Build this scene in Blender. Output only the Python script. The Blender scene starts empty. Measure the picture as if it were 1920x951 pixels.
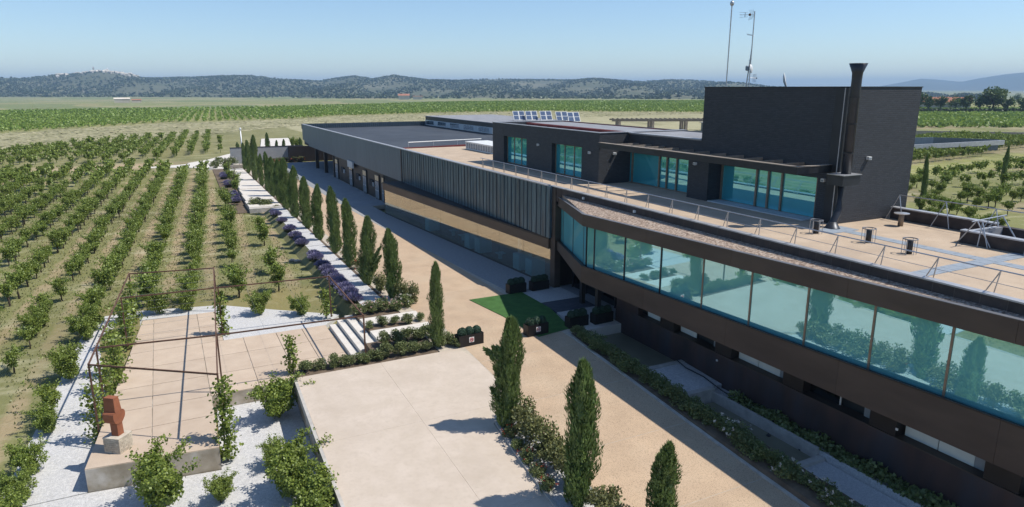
import bpy, math, random
import numpy as np
from mathutils import Vector, Matrix, Euler

# ------------------------------------------------------------------ camera, sky, sun, exposure
sc = bpy.context.scene
col = sc.collection
CAM = Vector((-20.63, -35.51, 12.0)); YAW = math.radians(26.8); PITCH = math.radians(13.635)
cd = bpy.data.cameras.new('camera'); cam = bpy.data.objects.new('camera', cd); col.objects.link(cam)
cam.location = CAM; cam.rotation_euler = (math.pi / 2 - PITCH, 0, -YAW)
cd.lens = 24.0; cd.sensor_width = 36.0; cd.clip_start = 0.1; cd.clip_end = 40000
sc.camera = cam
SUN = Vector((0.59, -0.30, 1.0)).normalized()
w = bpy.data.worlds.new('World'); sc.world = w; w.use_nodes = True
nt = w.node_tree; bg = nt.nodes['Background']
sky = nt.nodes.new('ShaderNodeTexSky'); sky.sky_type = 'NISHITA'; sky.sun_disc = False
sky.sun_elevation = math.asin(SUN.z); sky.sun_rotation = math.atan2(SUN.x, SUN.y)
sky.altitude = 2500; sky.air_density = 1.3; sky.dust_density = 1.2; sky.ozone_density = 5.0
nt.links.new(sky.outputs[0], bg.inputs[0]); bg.inputs[1].default_value = 0.13
sd = bpy.data.lights.new('sun', 'SUN'); sd.energy = 4.4; sd.angle = math.radians(0.53); sd.color = (1, 0.95, 0.87)
so = bpy.data.objects.new('sun', sd); col.objects.link(so)
so.rotation_euler = (-SUN).to_track_quat('-Z', 'Y').to_euler()
vs = sc.view_settings; vs.view_transform = 'Standard'; vs.look = 'None'; vs.exposure = 0.14; vs.gamma = 1.0; vs.use_curve_mapping = False
sc.render.engine = 'CYCLES'
cy = sc.cycles; cy.use_denoising = True; cy.max_bounces = 6; cy.diffuse_bounces = 3; cy.glossy_bounces = 3
cy.transmission_bounces = 4; cy.transparent_max_bounces = 6; cy.volume_bounces = 0; cy.use_adaptive_sampling = True
cy.adaptive_threshold = 0.015; cy.sample_clamp_indirect = 6; cy.caustics_reflective = False; cy.caustics_refractive = False

R = random.Random(7); NR = np.random.default_rng(11)
F_ = Vector((math.sin(YAW) * math.cos(PITCH), math.cos(YAW) * math.cos(PITCH), -math.sin(PITCH)))
R_ = Vector((math.cos(YAW), -math.sin(YAW), 0)); U_ = R_.cross(F_)
def project(x, y, z):
    v = Vector((x, y, z)) - CAM; d = v.dot(F_)
    if d <= 0.5: return None
    return (960 + 1280 * v.dot(R_) / d, 475.5 - 1280 * v.dot(U_) / d, d)
def in_view(x, y, z, m=60):
    p = project(x, y, z)
    return p is not None and -m < p[0] < 1920 + m and -m < p[1] < 951 + m * 3

# ------------------------------------------------------------------ ground heights
def az_px(a): return 960 + 1317 * math.tan(a)
def zg(y):                                   # road and courtyard
    return 0.0 if y > -4 else max(0.05 * (y + 4), -1.05)
def bl(y):                                   # garden terrace and vineyard, lower than the road
    if y < 5: return max(-0.82 - 0.055 * (5 - y), -2.1)
    if y < 90: return -0.82 + 0.82 * (y - 5) / 85
    return 0.0
def sstep(a, b, t):
    t = min(1, max(0, (t - a) / (b - a))); return t * t * (3 - 2 * t)
def T(x, y):
    z = bl(y) * (1 - sstep(14, 30, x)) - 0.03
    r = math.hypot(x - CAM.x, y - CAM.y)
    if r > 450: z -= 8 * sstep(450, 1500, r)
    return z

# ------------------------------------------------------------------ materials
def new_mat(name):
    m = bpy.data.materials.new(name); m.use_nodes = True
    t = m.node_tree; p = t.nodes['Principled BSDF']
    return m, t, p
def N(t, typ, **kw):
    n = t.nodes.new(typ)
    for k, v in kw.items(): setattr(n, k, v)
    return n
def mixc(t, fac, a, b, blend='MIX'):
    n = N(t, 'ShaderNodeMix', data_type='RGBA', blend_type=blend)
    for s, v in ((0, fac), (6, a), (7, b)):
        if hasattr(v, 'is_linked') or hasattr(v, 'links'): t.links.new(v, n.inputs[s])
        else: n.inputs[s].default_value = v if s == 0 else (tuple(v) + (1,))[:4]
    return n.outputs[2]
def ramp(t, src, a, b):
    n = N(t, 'ShaderNodeMapRange'); n.clamp = True
    t.links.new(src, n.inputs[0]); n.inputs[1].default_value = a; n.inputs[2].default_value = b
    return n.outputs[0]
def noise(t, scale, detail=4, stretch=None, rough=.55):
    c = N(t, 'ShaderNodeTexCoord').outputs['Object']
    if stretch:
        mp = N(t, 'ShaderNodeMapping'); mp.inputs['Scale'].default_value = stretch
        t.links.new(c, mp.inputs['Vector']); c = mp.outputs[0]
    n = N(t, 'ShaderNodeTexNoise'); n.inputs['Scale'].default_value = scale
    n.inputs['Detail'].default_value = detail; n.inputs['Roughness'].default_value = rough
    t.links.new(c, n.inputs['Vector']); return n.outputs['Fac']
def mat(name, c1, c2=None, scale=3, detail=5, rough=.8, metal=0, spec=.4, stretch=None,
        fine=0, fscale=60, fcol=(.05, .05, .05), bump=0, bscale=80, orand=0, big=None, bigscale=.25, bigamt=.5, lo=.35, hi=.65):
    m, t, p = new_mat(name); c2 = c2 or tuple(x * .8 for x in c1)
    c = mixc(t, ramp(t, noise(t, scale, detail, stretch), lo, hi), c1, c2)
    if big:
        f = ramp(t, noise(t, bigscale, 6, stretch), .48, .68)
        mu = N(t, 'ShaderNodeMath', operation='MULTIPLY'); t.links.new(f, mu.inputs[0]); mu.inputs[1].default_value = bigamt
        c = mixc(t, mu.outputs[0], c, big)
    if fine:
        f = ramp(t, noise(t, fscale, 3), .5, .72)
        mu = N(t, 'ShaderNodeMath', operation='MULTIPLY'); t.links.new(f, mu.inputs[0]); mu.inputs[1].default_value = fine
        c = mixc(t, mu.outputs[0], c, fcol)
    if orand:
        oi = N(t, 'ShaderNodeObjectInfo'); mr = N(t, 'ShaderNodeMapRange'); t.links.new(oi.outputs['Random'], mr.inputs[0])
        mr.inputs[3].default_value = 1 - orand; mr.inputs[4].default_value = 1 + orand
        vm = N(t, 'ShaderNodeVectorMath', operation='SCALE'); t.links.new(c, vm.inputs[0]); t.links.new(mr.outputs[0], vm.inputs['Scale'])
        c = vm.outputs[0]
    t.links.new(c, p.inputs['Base Color'])
    p.inputs['Roughness'].default_value = rough; p.inputs['Metallic'].default_value = metal
    p.inputs['Specular IOR Level'].default_value = spec
    if bump:
        b = N(t, 'ShaderNodeBump'); b.inputs['Strength'].default_value = bump; b.inputs['Distance'].default_value = .02
        t.links.new(noise(t, bscale, 4), b.inputs['Height']); t.links.new(b.outputs[0], p.inputs['Normal'])
    return m
def leaf_mat(name, dark, light, third=None, transl=.3):
    m, t, p = new_mat(name); t.nodes.remove(p); out = t.nodes['Material Output']
    at = N(t, 'ShaderNodeAttribute', attribute_name='rnd')
    oi = N(t, 'ShaderNodeObjectInfo')
    c = mixc(t, ramp(t, at.outputs['Fac'], 0, 1), dark, light)
    if third: c = mixc(t, ramp(t, at.outputs['Fac'], .93, .97), c, third)
    c2 = mixc(t, ramp(t, oi.outputs['Random'], 0, 1.6), c, tuple(x * .62 for x in light))
    d = N(t, 'ShaderNodeBsdfDiffuse'); tr = N(t, 'ShaderNodeBsdfTranslucent'); mx = N(t, 'ShaderNodeMixShader'); mx.inputs[0].default_value = transl
    gl = N(t, 'ShaderNodeBsdfGlossy'); gl.inputs['Roughness'].default_value = .45; gl.inputs['Color'].default_value = (.6, .65, .55, 1)
    m2 = N(t, 'ShaderNodeMixShader'); m2.inputs[0].default_value = .05
    for s in (d, tr): t.links.new(c2, s.inputs['Color'])
    t.links.new(d.outputs[0], mx.inputs[1]); t.links.new(tr.outputs[0], mx.inputs[2])
    t.links.new(mx.outputs[0], m2.inputs[1]); t.links.new(gl.outputs[0], m2.inputs[2]); t.links.new(m2.outputs[0], out.inputs[0])
    return m
def veil_glass(name, gcol, dcol, refl, rough=.008):
    m, t, p = new_mat(name); t.nodes.remove(p); out = t.nodes['Material Output']
    g = N(t, 'ShaderNodeBsdfGlossy'); g.inputs['Color'].default_value = gcol + (1,); g.inputs['Roughness'].default_value = rough
    d = N(t, 'ShaderNodeBsdfDiffuse'); t.links.new(mixc(t, ramp(t, noise(t, .5, 3), .3, .7), dcol, tuple(x * .85 for x in dcol)), d.inputs['Color'])
    mx = N(t, 'ShaderNodeMixShader'); mx.inputs[0].default_value = refl
    t.links.new(d.outputs[0], mx.inputs[1]); t.links.new(g.outputs[0], mx.inputs[2]); t.links.new(mx.outputs[0], out.inputs[0])
    return m
def glass_mat(name, gcol, tcol, refl, rough=.01):
    m, t, p = new_mat(name); t.nodes.remove(p); out = t.nodes['Material Output']
    g = N(t, 'ShaderNodeBsdfGlossy'); g.inputs['Color'].default_value = gcol + (1,); g.inputs['Roughness'].default_value = rough
    tr = N(t, 'ShaderNodeBsdfTransparent'); tr.inputs['Color'].default_value = tcol + (1,)
    mx = N(t, 'ShaderNodeMixShader'); mx.inputs[0].default_value = refl
    t.links.new(tr.outputs[0], mx.inputs[1]); t.links.new(g.outputs[0], mx.inputs[2]); t.links.new(mx.outputs[0], out.inputs[0])
    return m

M = {}
M['road'] = mat('road_aggregate', (.56, .41, .275), (.48, .35, .235), .8, 6, .9, fine=.75, fscale=28, fcol=(.16, .12, .08), bump=.25, bscale=40, orand=.03, big=(.56, .44, .31), bigscale=.35, bigamt=.5)
M['joint'] = mat('joint_mortar', (.55, .48, .38), (.42, .36, .29), 4)
M['slab'] = mat('pale_concrete', (.585, .495, .405), (.53, .445, .355), 1.4, 8, .9, fine=.35, fscale=7, fcol=(.45, .37, .29), big=(.46, .38, .30), bigscale=.55, bigamt=.4)
M['patio'] = mat('patio_concrete', (.56, .445, .335), (.50, .39, .29), 1.2, 6, .9, fine=.3, fscale=20, fcol=(.40, .31, .23), orand=.05)
M['dark_joint'] = mat('dark_joint', (.12, .10, .085), (.08, .07, .06), 4)
M['wallconc'] = mat('stained_concrete', (.48, .42, .34), (.30, .25, .18), 1.6, 7, .9, big=(.66, .63, .58), bigscale=.9, bigamt=.8)
M['kerb'] = mat('kerb_concrete', (.52, .49, .44), (.40, .37, .33), 3, 5, .9)
M['white_conc'] = mat('white_concrete', (.70, .65, .58), (.62, .57, .50), 2, 5, .9)
M['gravel'] = mat('white_gravel', (.68, .665, .64), (.54, .53, .515), 9, 6, .95, fine=.7, fscale=30, fcol=(.22, .22, .23), bump=.8, bscale=45, lo=.3, hi=.6)
M['roofgravel'] = mat('roof_gravel', (.40, .30, .225), (.17, .115, .085), 9, 5, .95, fine=.85, fscale=13, fcol=(.66, .58, .48), bump=1, bscale=14, lo=.44, hi=.56)
M['pavestrip'] = mat('washed_paving', (.37, .365, .355), (.27, .27, .265), 7, 5, .9, fine=.7, fscale=24, fcol=(.20, .20, .20), bump=.5, bscale=30)
M['pavegrey'] = mat('grey_paving', (.30, .31, .32), (.26, .27, .28), 1.2, 5, .9)
M['carpet'] = mat('green_turf_carpet', (.075, .165, .050), (.055, .125, .038), 2.5, 5, .97, spec=.1, fine=.5, fscale=70, fcol=(.02, .07, .015), bump=.5, bscale=120)
M['mat_dark'] = mat('slate_mat', (.075, .085, .105), (.055, .06, .075), 3, 4, .9)
M['mat_light'] = mat('pebble_mat', (.52, .51, .49), (.38, .38, .37), 14, 4, .95, fine=.6, fscale=40, fcol=(.25, .25, .25))
M['zinc'] = mat('zinc_cladding', (.125, .195, .245), (.065, .105, .14), 1.5, 6, .42, metal=.55, stretch=(5, 5, .5), orand=.12, big=(.10, .075, .07), bigscale=.55, bigamt=.45)
M['zinc_far'] = mat('zinc_cladding_smooth', (.125, .165, .205), (.105, .14, .178), .8, 5, .5, metal=.4, stretch=(3, 3, .4), orand=.05)
M['seam'] = mat('zinc_seam', (.065, .09, .11), (.05, .07, .088), 2, 4, .5, metal=.4)
M['bronze'] = mat('bronze_steel', (.092, .071, .058), (.066, .051, .043), .7, 6, .55, metal=.25, stretch=(1, .5, 2), orand=.05, big=(.045, .03, .025), bigscale=.5, bigamt=.4)
M['rustwall'] = mat('weathered_steel_wall', (.080, .050, .045), (.046, .033, .035), .9, 7, .5, metal=.2, stretch=(1, 1.2, .35), big=(.04, .06, .085), bigscale=.5, bigamt=.55)
M['dkbrown'] = mat('dark_brown_steel', (.025, .019, .017), (.018, .014, .013), 1.5, 4, .5)
M['brownfascia'] = mat('brown_fascia', (.15, .10, .065), (.11, .073, .048), .7, 5, .6, stretch=(1, .4, 1))
M['coping'] = mat('coping_metal', (.46, .46, .47), (.36, .365, .38), 2, 4, .45, metal=.3)
M['membrane'] = mat('roof_membrane', (.055, .065, .08), (.042, .05, .062), .4, 6, .85, big=(.08, .09, .105), bigscale=.12, bigamt=.6)
M['greyroof'] = mat('grey_roof_deck', (.30, .30, .31), (.23, .235, .25), .8, 5, .85)
M['redtrim'] = mat('red_membrane', (.22, .045, .035), (.15, .03, .025), 1, 4, .8)
M['terrace'] = mat('terrace_gravel_paving', (.55, .43, .31), (.47, .36, .255), 1.1, 6, .95, fine=.6, fscale=32, fcol=(.28, .21, .14), bump=.4, bscale=40, big=(.36, .28, .21), bigscale=.5, bigamt=.4)
M['terrstrip'] = mat('blue_grey_tiles', (.30, .34, .38), (.24, .28, .32), 5, 4, .85)
M['parapet'] = mat('parapet_block', (.075, .058, .052), (.05, .04, .038), 3, 5, .8, orand=.12)
def brick_mat():
    m, t, p = new_mat('black_brick')
    g = N(t, 'ShaderNodeNewGeometry'); sx = N(t, 'ShaderNodeSeparateXYZ'); t.links.new(g.outputs['Position'], sx.inputs[0])
    ad = N(t, 'ShaderNodeMath', operation='ADD'); t.links.new(sx.outputs[0], ad.inputs[0]); t.links.new(sx.outputs[1], ad.inputs[1])
    cb = N(t, 'ShaderNodeCombineXYZ'); t.links.new(ad.outputs[0], cb.inputs[0]); t.links.new(sx.outputs[2], cb.inputs[1])
    b = N(t, 'ShaderNodeTexBrick'); b.inputs['Scale'].default_value = 1; b.inputs['Brick Width'].default_value = .26; b.inputs['Row Height'].default_value = .085
    b.inputs['Mortar Size'].default_value = .012; b.inputs['Mortar Smooth'].default_value = .3; b.inputs['Bias'].default_value = 0
    b.inputs['Color1'].default_value = (.038, .043, .051, 1); b.inputs['Color2'].default_value = (.052, .058, .067, 1); b.inputs['Mortar'].default_value = (.034, .035, .04, 1)
    t.links.new(cb.outputs[0], b.inputs['Vector']); t.links.new(b.outputs['Color'], p.inputs['Base Color'])
    bp = N(t, 'ShaderNodeBump'); bp.invert = True; bp.inputs['Strength'].default_value = .8; bp.inputs['Distance'].default_value = .012
    t.links.new(b.outputs['Fac'], bp.inputs['Height']); t.links.new(bp.outputs[0], p.inputs['Normal']); p.inputs['Roughness'].default_value = .62
    p.inputs['Specular IOR Level'].default_value = .35
    return m
M['brick'] = brick_mat()
M['edge'] = mat('edge_trim', (.20, .21, .23), (.16, .165, .18), 2, 4, .5, metal=.3)
M['blackjoint'] = mat('dark_mortar', (.13, .11, .10), (.10, .085, .08), 6, 4, .9)
M['blackmetal'] = mat('black_metal', (.028, .030, .035), (.022, .024, .028), 2, 4, .45, metal=.2)
M['flue'] = mat('flue_metal', (.05, .055, .065), (.04, .044, .052), 2, 4, .4, metal=.5)
M['steel'] = mat('galvanised_tube', (.52, .53, .55), (.42, .43, .45), 6, 4, .4, metal=.6)
M['whitepaint'] = mat('white_paint', (.75, .75, .73), (.68, .68, .66), 3, 4, .5)
M['greypanel'] = mat('pale_grey_panel', (.52, .56, .58), (.46, .50, .52), 2, 4, .6)
M['blind'] = mat('white_blind', (.62, .68, .66), (.56, .62, .61), 1.5, 3, .7)
M['brass'] = mat('bronze_frame', (.26, .20, .15), (.20, .155, .115), 4, 4, .5, metal=.3)
M['rusttube'] = mat('rusty_tube', (.15, .075, .045), (.085, .046, .033), 9, 5, .85)
M['terracotta'] = mat('corten_sculpture', (.32, .115, .055), (.25, .085, .042), 4, 6, .8, bump=.2)
M['plinthbrick'] = mat('cream_brick', (.56, .50, .40), (.44, .38, .30), 5, 5, .9, orand=.15)
M['mortar'] = mat('mortar', (.27, .24, .20), (.22, .19, .16), 8, 4, .95)
M['planter'] = mat('planter_box', (.014, .012, .012), (.010, .009, .010), 5, 4, .5)
M['soilwhite'] = mat('white_pebbles', (.68, .67, .64), (.5, .5, .48), 30, 4, .95)
M['wood'] = mat('weathered_wood', (.30, .25, .20), (.20, .165, .13), 3, 5, .9, stretch=(1, 6, 6))
M['slatwood'] = mat('pergola_slat', (.33, .28, .23), (.24, .205, .17), 3, 5, .8)
M['trunk'] = mat('bark', (.10, .075, .05), (.055, .042, .03), 12, 5, .95)
M['stone'] = mat('field_stone', (.40, .36, .30), (.28, .25, .21), 3, 6, .95)
M['pond'] = mat('murky_pond', (.22, .205, .14), (.17, .16, .11), .6, 5, .3, spec=.4)
M['bankgrass'] = mat('rough_grass_bank', (.225, .215, .095), (.16, .165, .065), 2, 6, .95, fine=.5, fscale=9, fcol=(.30, .26, .15))
M['soil'] = mat('garden_soil', (.17, .125, .085), (.11, .08, .055), 3, 6, .97)
M['inner'] = mat('interior_wall', (.035, .04, .042), (.028, .032, .034), 1, 3, .9)
M['innerfloor'] = mat('interior_floor', (.03, .03, .03), (.024, .024, .024), 1, 3, .6)
M['tealpanel'] = mat('teal_panel', (.35, .78, .88), (.30, .70, .80), 1, 3, .6)
M['sign_red'] = mat('sign_red', (.5, .03, .03), (.46, .03, .03), 1)
M['ink'] = mat('sign_ink', (.03, .03, .035), (.025, .025, .03), 1)
M['house_wall'] = mat('house_wall', (.62, .56, .47), (.52, .46, .38), .2, 4, .9, orand=.2)
M['house_roof'] = mat('clay_roof', (.46, .20, .12), (.36, .15, .09), .4, 4, .9, orand=.15)
M['transom_lit'] = mat('painted_transom_light', (.80, .62, .38), (.74, .56, .34), 2, 3, .5)  # warm light reflected in the door transoms, put into the base colour
M['frost'] = mat('frosted_glass', (.26, .30, .33), (.22, .26, .29), 1, 3, .25)
M['pvblue'] = mat('solar_cell', (.10, .14, .22), (.07, .10, .17), 2, 3, .12, spec=.7)
M['clerglass'] = glass_mat('clerestory_glass', (.55, .75, .95), (.1, .15, .2), .8)
M['g_ribbon'] = veil_glass('teal_glass', (.52, .86, .91), (.22, .70, .77), .57, .006)
M['g_front'] = glass_mat('front_glass', (.95, .89, .76), (.85, .95, .97), .38, .004)
M['g_door'] = glass_mat('dark_glass', (.35, .38, .40), (.25, .3, .32), .35)
M['g_pent'] = veil_glass('penthouse_glass', (.36, .82, .90), (.08, .58, .70), .58, .006)
M['curtain'] = mat('teal_curtain', (.05, .38, .46), (.04, .32, .40), 1, 3, .8)
M['vine'] = leaf_mat('vine_leaves', (.078, .130, .018), (.335, .41, .082), transl=.3)
M['vinefar'] = leaf_mat('vine_leaves_far', (.15, .225, .035), (.30, .41, .085), transl=.35)
M['cypress'] = leaf_mat('cypress_spray', (.055, .108, .028), (.29, .39, .125), transl=.32)
M['rose'] = leaf_mat('rose_leaves', (.085, .130, .036), (.27, .30, .12), transl=.25)
M['rosered'] = leaf_mat('reddish_leaves', (.10, .125, .036), (.27, .27, .11), transl=.25)
M['lav'] = leaf_mat('lavender_spikes', (.17, .15, .28), (.30, .28, .44), transl=.2)
M['lavgreen'] = leaf_mat('lavender_leaves', (.10, .12, .07), (.17, .19, .11), transl=.2)
M['box'] = leaf_mat('boxwood', (.022, .055, .035), (.055, .11, .07), transl=.1)
M['bloom_pink'] = leaf_mat('pink_petals', (.72, .40, .34), (.85, .62, .52), transl=.3)
M['bloom_white'] = leaf_mat('white_petals', (.75, .68, .58), (.85, .80, .72), transl=.3)
M['bloom_red'] = leaf_mat('red_petals', (.42, .05, .03), (.60, .10, .05), transl=.3)
M['treeleaf'] = leaf_mat('tree_leaves', (.05, .095, .028), (.15, .21, .065), transl=.25)
M['scrub'] = leaf_mat('scrub_leaves', (.040, .060, .030), (.10, .125, .062), transl=0.05)
M['drygrass'] = leaf_mat('dry_grass', (.30, .27, .15), (.42, .38, .23), transl=.3)
M['straw'] = leaf_mat('straw_tussocks', (.19, .195, .09), (.43, .39, .24), transl=0.)
M['greengrass'] = leaf_mat('green_grass', (.14, .165, .05), (.25, .25, .10), transl=.3)

# ------------------------------------------------------------------ mesh helpers
class MB:
    def __init__(s): s.v = []; s.f = []
    def add(s, vs_, fs_):
        o = len(s.v); s.v += [tuple(v) for v in vs_]; s.f += [tuple(i + o for i in f) for f in fs_]; return s
    def box(s, x0, x1, y0, y1, z0, z1):
        x0, x1 = sorted((x0, x1)); y0, y1 = sorted((y0, y1)); z0, z1 = sorted((z0, z1))
        return s.add([(x0, y0, z0), (x1, y0, z0), (x1, y1, z0), (x0, y1, z0), (x0, y0, z1), (x1, y0, z1), (x1, y1, z1), (x0, y1, z1)],
                     [(3, 2, 1, 0), (4, 5, 6, 7), (0, 1, 5, 4), (1, 2, 6, 5), (2, 3, 7, 6), (3, 0, 4, 7)])
    def bbox(s, x0, x1, y0, y1, z0, z1, b=.02):      # box with chamfered top edges
        s.add([(x0, y0, z0), (x1, y0, z0), (x1, y1, z0), (x0, y1, z0), (x0, y0, z1 - b), (x1, y0, z1 - b), (x1, y1, z1 - b), (x0, y1, z1 - b),
               (x0 + b, y0 + b, z1), (x1 - b, y0 + b, z1), (x1 - b, y1 - b, z1), (x0 + b, y1 - b, z1)],
              [(3, 2, 1, 0), (0, 1, 5, 4), (1, 2, 6, 5), (2, 3, 7, 6), (3, 0, 4, 7), (4, 5, 9, 8), (5, 6, 10, 9), (6, 7, 11, 10), (7, 4, 8, 11), (8, 9, 10, 11)])
        return s
    def prism(s, poly, zb, zt):            # poly [(x,y)], heights constant or per-vertex function
        n = len(poly); fb = zb if callable(zb) else (lambda x, y: zb); ft = zt if callable(zt) else (lambda x, y: zt)
        a = sum(poly[i][0] * poly[(i + 1) % n][1] - poly[(i + 1) % n][0] * poly[i][1] for i in range(n))
        if a < 0: poly = poly[::-1]
        return s.add([(x, y, fb(x, y)) for x, y in poly] + [(x, y, ft(x, y)) for x, y in poly],
                     [tuple(range(n))[::-1], tuple(range(n, 2 * n))] + [(i, (i + 1) % n, n + (i + 1) % n, n + i) for i in range(n)])
    def wall(s, a, b, zb0, zt0, zb1, zt1, th=.1):    # upright slab from plan point a to b, thickness to the right-hand side
        dx, dy = b[0] - a[0], b[1] - a[1]; L = math.hypot(dx, dy); nx, ny = dy / L * th, -dx / L * th
        return s.add([(a[0], a[1], zb0), (b[0], b[1], zb1), (b[0] + nx, b[1] + ny, zb1), (a[0] + nx, a[1] + ny, zb0),
                      (a[0], a[1], zt0), (b[0], b[1], zt1), (b[0] + nx, b[1] + ny, zt1), (a[0] + nx, a[1] + ny, zt0)],
                     [(3, 2, 1, 0), (4, 5, 6, 7), (0, 1, 5, 4), (1, 2, 6, 5), (2, 3, 7, 6), (3, 0, 4, 7)])
    def tube(s, pts, r, n=8, closed=False):
        pts = [Vector(p) for p in pts]; rs = r if isinstance(r, (list, tuple)) else [r] * len(pts); o = len(s.v); k = len(pts)
        for i, p in enumerate(pts):
            d = (pts[(i + 1) % k] - pts[i - 1]) if closed else (pts[min(i + 1, k - 1)] - pts[max(i - 1, 0)])
            d.normalize(); u = d.cross(Vector((0, 0, 1)));
            if u.length < .05: u = Vector((1, 0, 0))
            u.normalize(); v = d.cross(u)
            for j in range(n):
                a = 2 * math.pi * j / n; s.v.append(tuple(p + (u * math.cos(a) + v * math.sin(a)) * rs[i]))
        for i in range(k if closed else k - 1):
            i2 = (i + 1) % k
            for j in range(n): s.f.append((o + i * n + j, o + i * n + (j + 1) % n, o + i2 * n + (j + 1) % n, o + i2 * n + j))
        if not closed: s.f.append(tuple(o + j for j in range(n))[::-1]); s.f.append(tuple(o + (k - 1) * n + j for j in range(n)))
        return s
    def beam(s, a, b, wd, ht):             # rectangular bar
        a, b = Vector(a), Vector(b); d = (b - a).normalized(); u = d.cross(Vector((0, 0, 1)))
        if u.length < .05: u = Vector((1, 0, 0))
        u.normalize(); v = u.cross(d); vs_ = []
        for p in (a, b):
            for su, sv in ((-1, -1), (1, -1), (1, 1), (-1, 1)): vs_.append(p + u * su * wd / 2 + v * sv * ht / 2)
        return s.add(vs_, [(0, 1, 2, 3), (7, 6, 5, 4), (0, 4, 5, 1), (1, 5, 6, 2), (2, 6, 7, 3), (3, 7, 4, 0)])
    def lathe(s, prof, cx=0, cy=0, n=16):
        o = len(s.v)
        for r, z in prof:
            for j in range(n): a = 2 * math.pi * j / n; s.v.append((cx + r * math.cos(a), cy + r * math.sin(a), z))
        for i in range(len(prof) - 1):
            for j in range(n): s.f.append((o + i * n + j, o + i * n + (j + 1) % n, o + (i + 1) * n + (j + 1) % n, o + (i + 1) * n + j))
        s.f.append(tuple(o + j for j in range(n))[::-1]); s.f.append(tuple(o + (len(prof) - 1) * n + j for j in range(n)))
        return s
    def mesh(s, name, m, smooth=False):
        me = bpy.data.meshes.new(name); me.from_pydata(s.v, [], s.f); me.materials.append(M[m] if isinstance(m, str) else m)
        if smooth: me.polygons.foreach_set('use_smooth', [True] * len(me.polygons))
        me.update(); return me
    def build(s, name, m, parent=None, smooth=False):
        return link(name, s.mesh(name, m, smooth), parent)
def link(name, me, parent=None, loc=None, rz=0, scale=None):
    o = bpy.data.objects.new(name, me); col.objects.link(o)
    if parent is not None: o.parent = parent
    if loc is not None: o.location = loc
    if rz: o.rotation_euler = (0, 0, rz)
    if scale is not None: o.scale = scale if isinstance(scale, (tuple, list)) else (scale,) * 3
    return o
def tag(o, label=None, cat=None, group=None, kind=None):
    if label: o['label'] = label
    if cat: o['category'] = cat
    if group: o['group'] = group
    if kind: o['kind'] = kind
    return o
def thing(name, label, cat, loc=(0, 0, 0), rz=0, group=None, scale=None):
    o = bpy.data.objects.new(name, None); col.objects.link(o); o.empty_display_size = .3
    o.location = loc; o.rotation_euler = (0, 0, rz)
    if scale is not None: o.scale = scale if isinstance(scale, (tuple, list)) else (scale,) * 3
    return tag(o, label, cat, group)
def struct(name, mb, m, smooth=False, parent=None):
    o = mb.build(name, m, parent, smooth)
    return tag(o, kind='structure') if parent is None else o
def stuff(o): o['kind'] = 'stuff'; return o

def diamonds(c, d, nrm, L, W):
    """leaf shapes: centres c, axes d, face normals nrm, lengths L, widths W -> (n,4,3)"""
    d = d / np.linalg.norm(d, axis=1, keepdims=True)
    s = np.cross(d, nrm); s /= (np.linalg.norm(s, axis=1, keepdims=True) + 1e-6)
    L = np.asarray(L).reshape(-1, 1); W = np.asarray(W).reshape(-1, 1)
    return np.stack([c - d * L * .5, c + s * W * .5 - d * L * .05, c + d * L * .5, c - s * W * .5 - d * L * .05], 1)
def quad_mesh(name, Q, m, rnd=None):
    n = len(Q); me = bpy.data.meshes.new(name)
    me.vertices.add(n * 4); me.vertices.foreach_set('co', np.ascontiguousarray(Q, dtype=np.float32).ravel())
    me.loops.add(n * 4); me.loops.foreach_set('vertex_index', np.arange(n * 4, dtype=np.int32))
    me.polygons.add(n); me.polygons.foreach_set('loop_start', np.arange(0, n * 4, 4, dtype=np.int32))
    try: me.polygons.foreach_set('loop_total', np.full(n, 4, dtype=np.int32))
    except Exception: pass
    me.update(calc_edges=True)
    at = me.attributes.new('rnd', 'FLOAT', 'FACE'); at.data.foreach_set('value', (NR.random(n) if rnd is None else rnd).astype(np.float32))
    me.materials.append(M[m]); return me
def rand_dirs(n, up=0.):
    v = NR.normal(size=(n, 3)); v[:, 2] += up; return v / np.linalg.norm(v, axis=1, keepdims=True)

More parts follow.
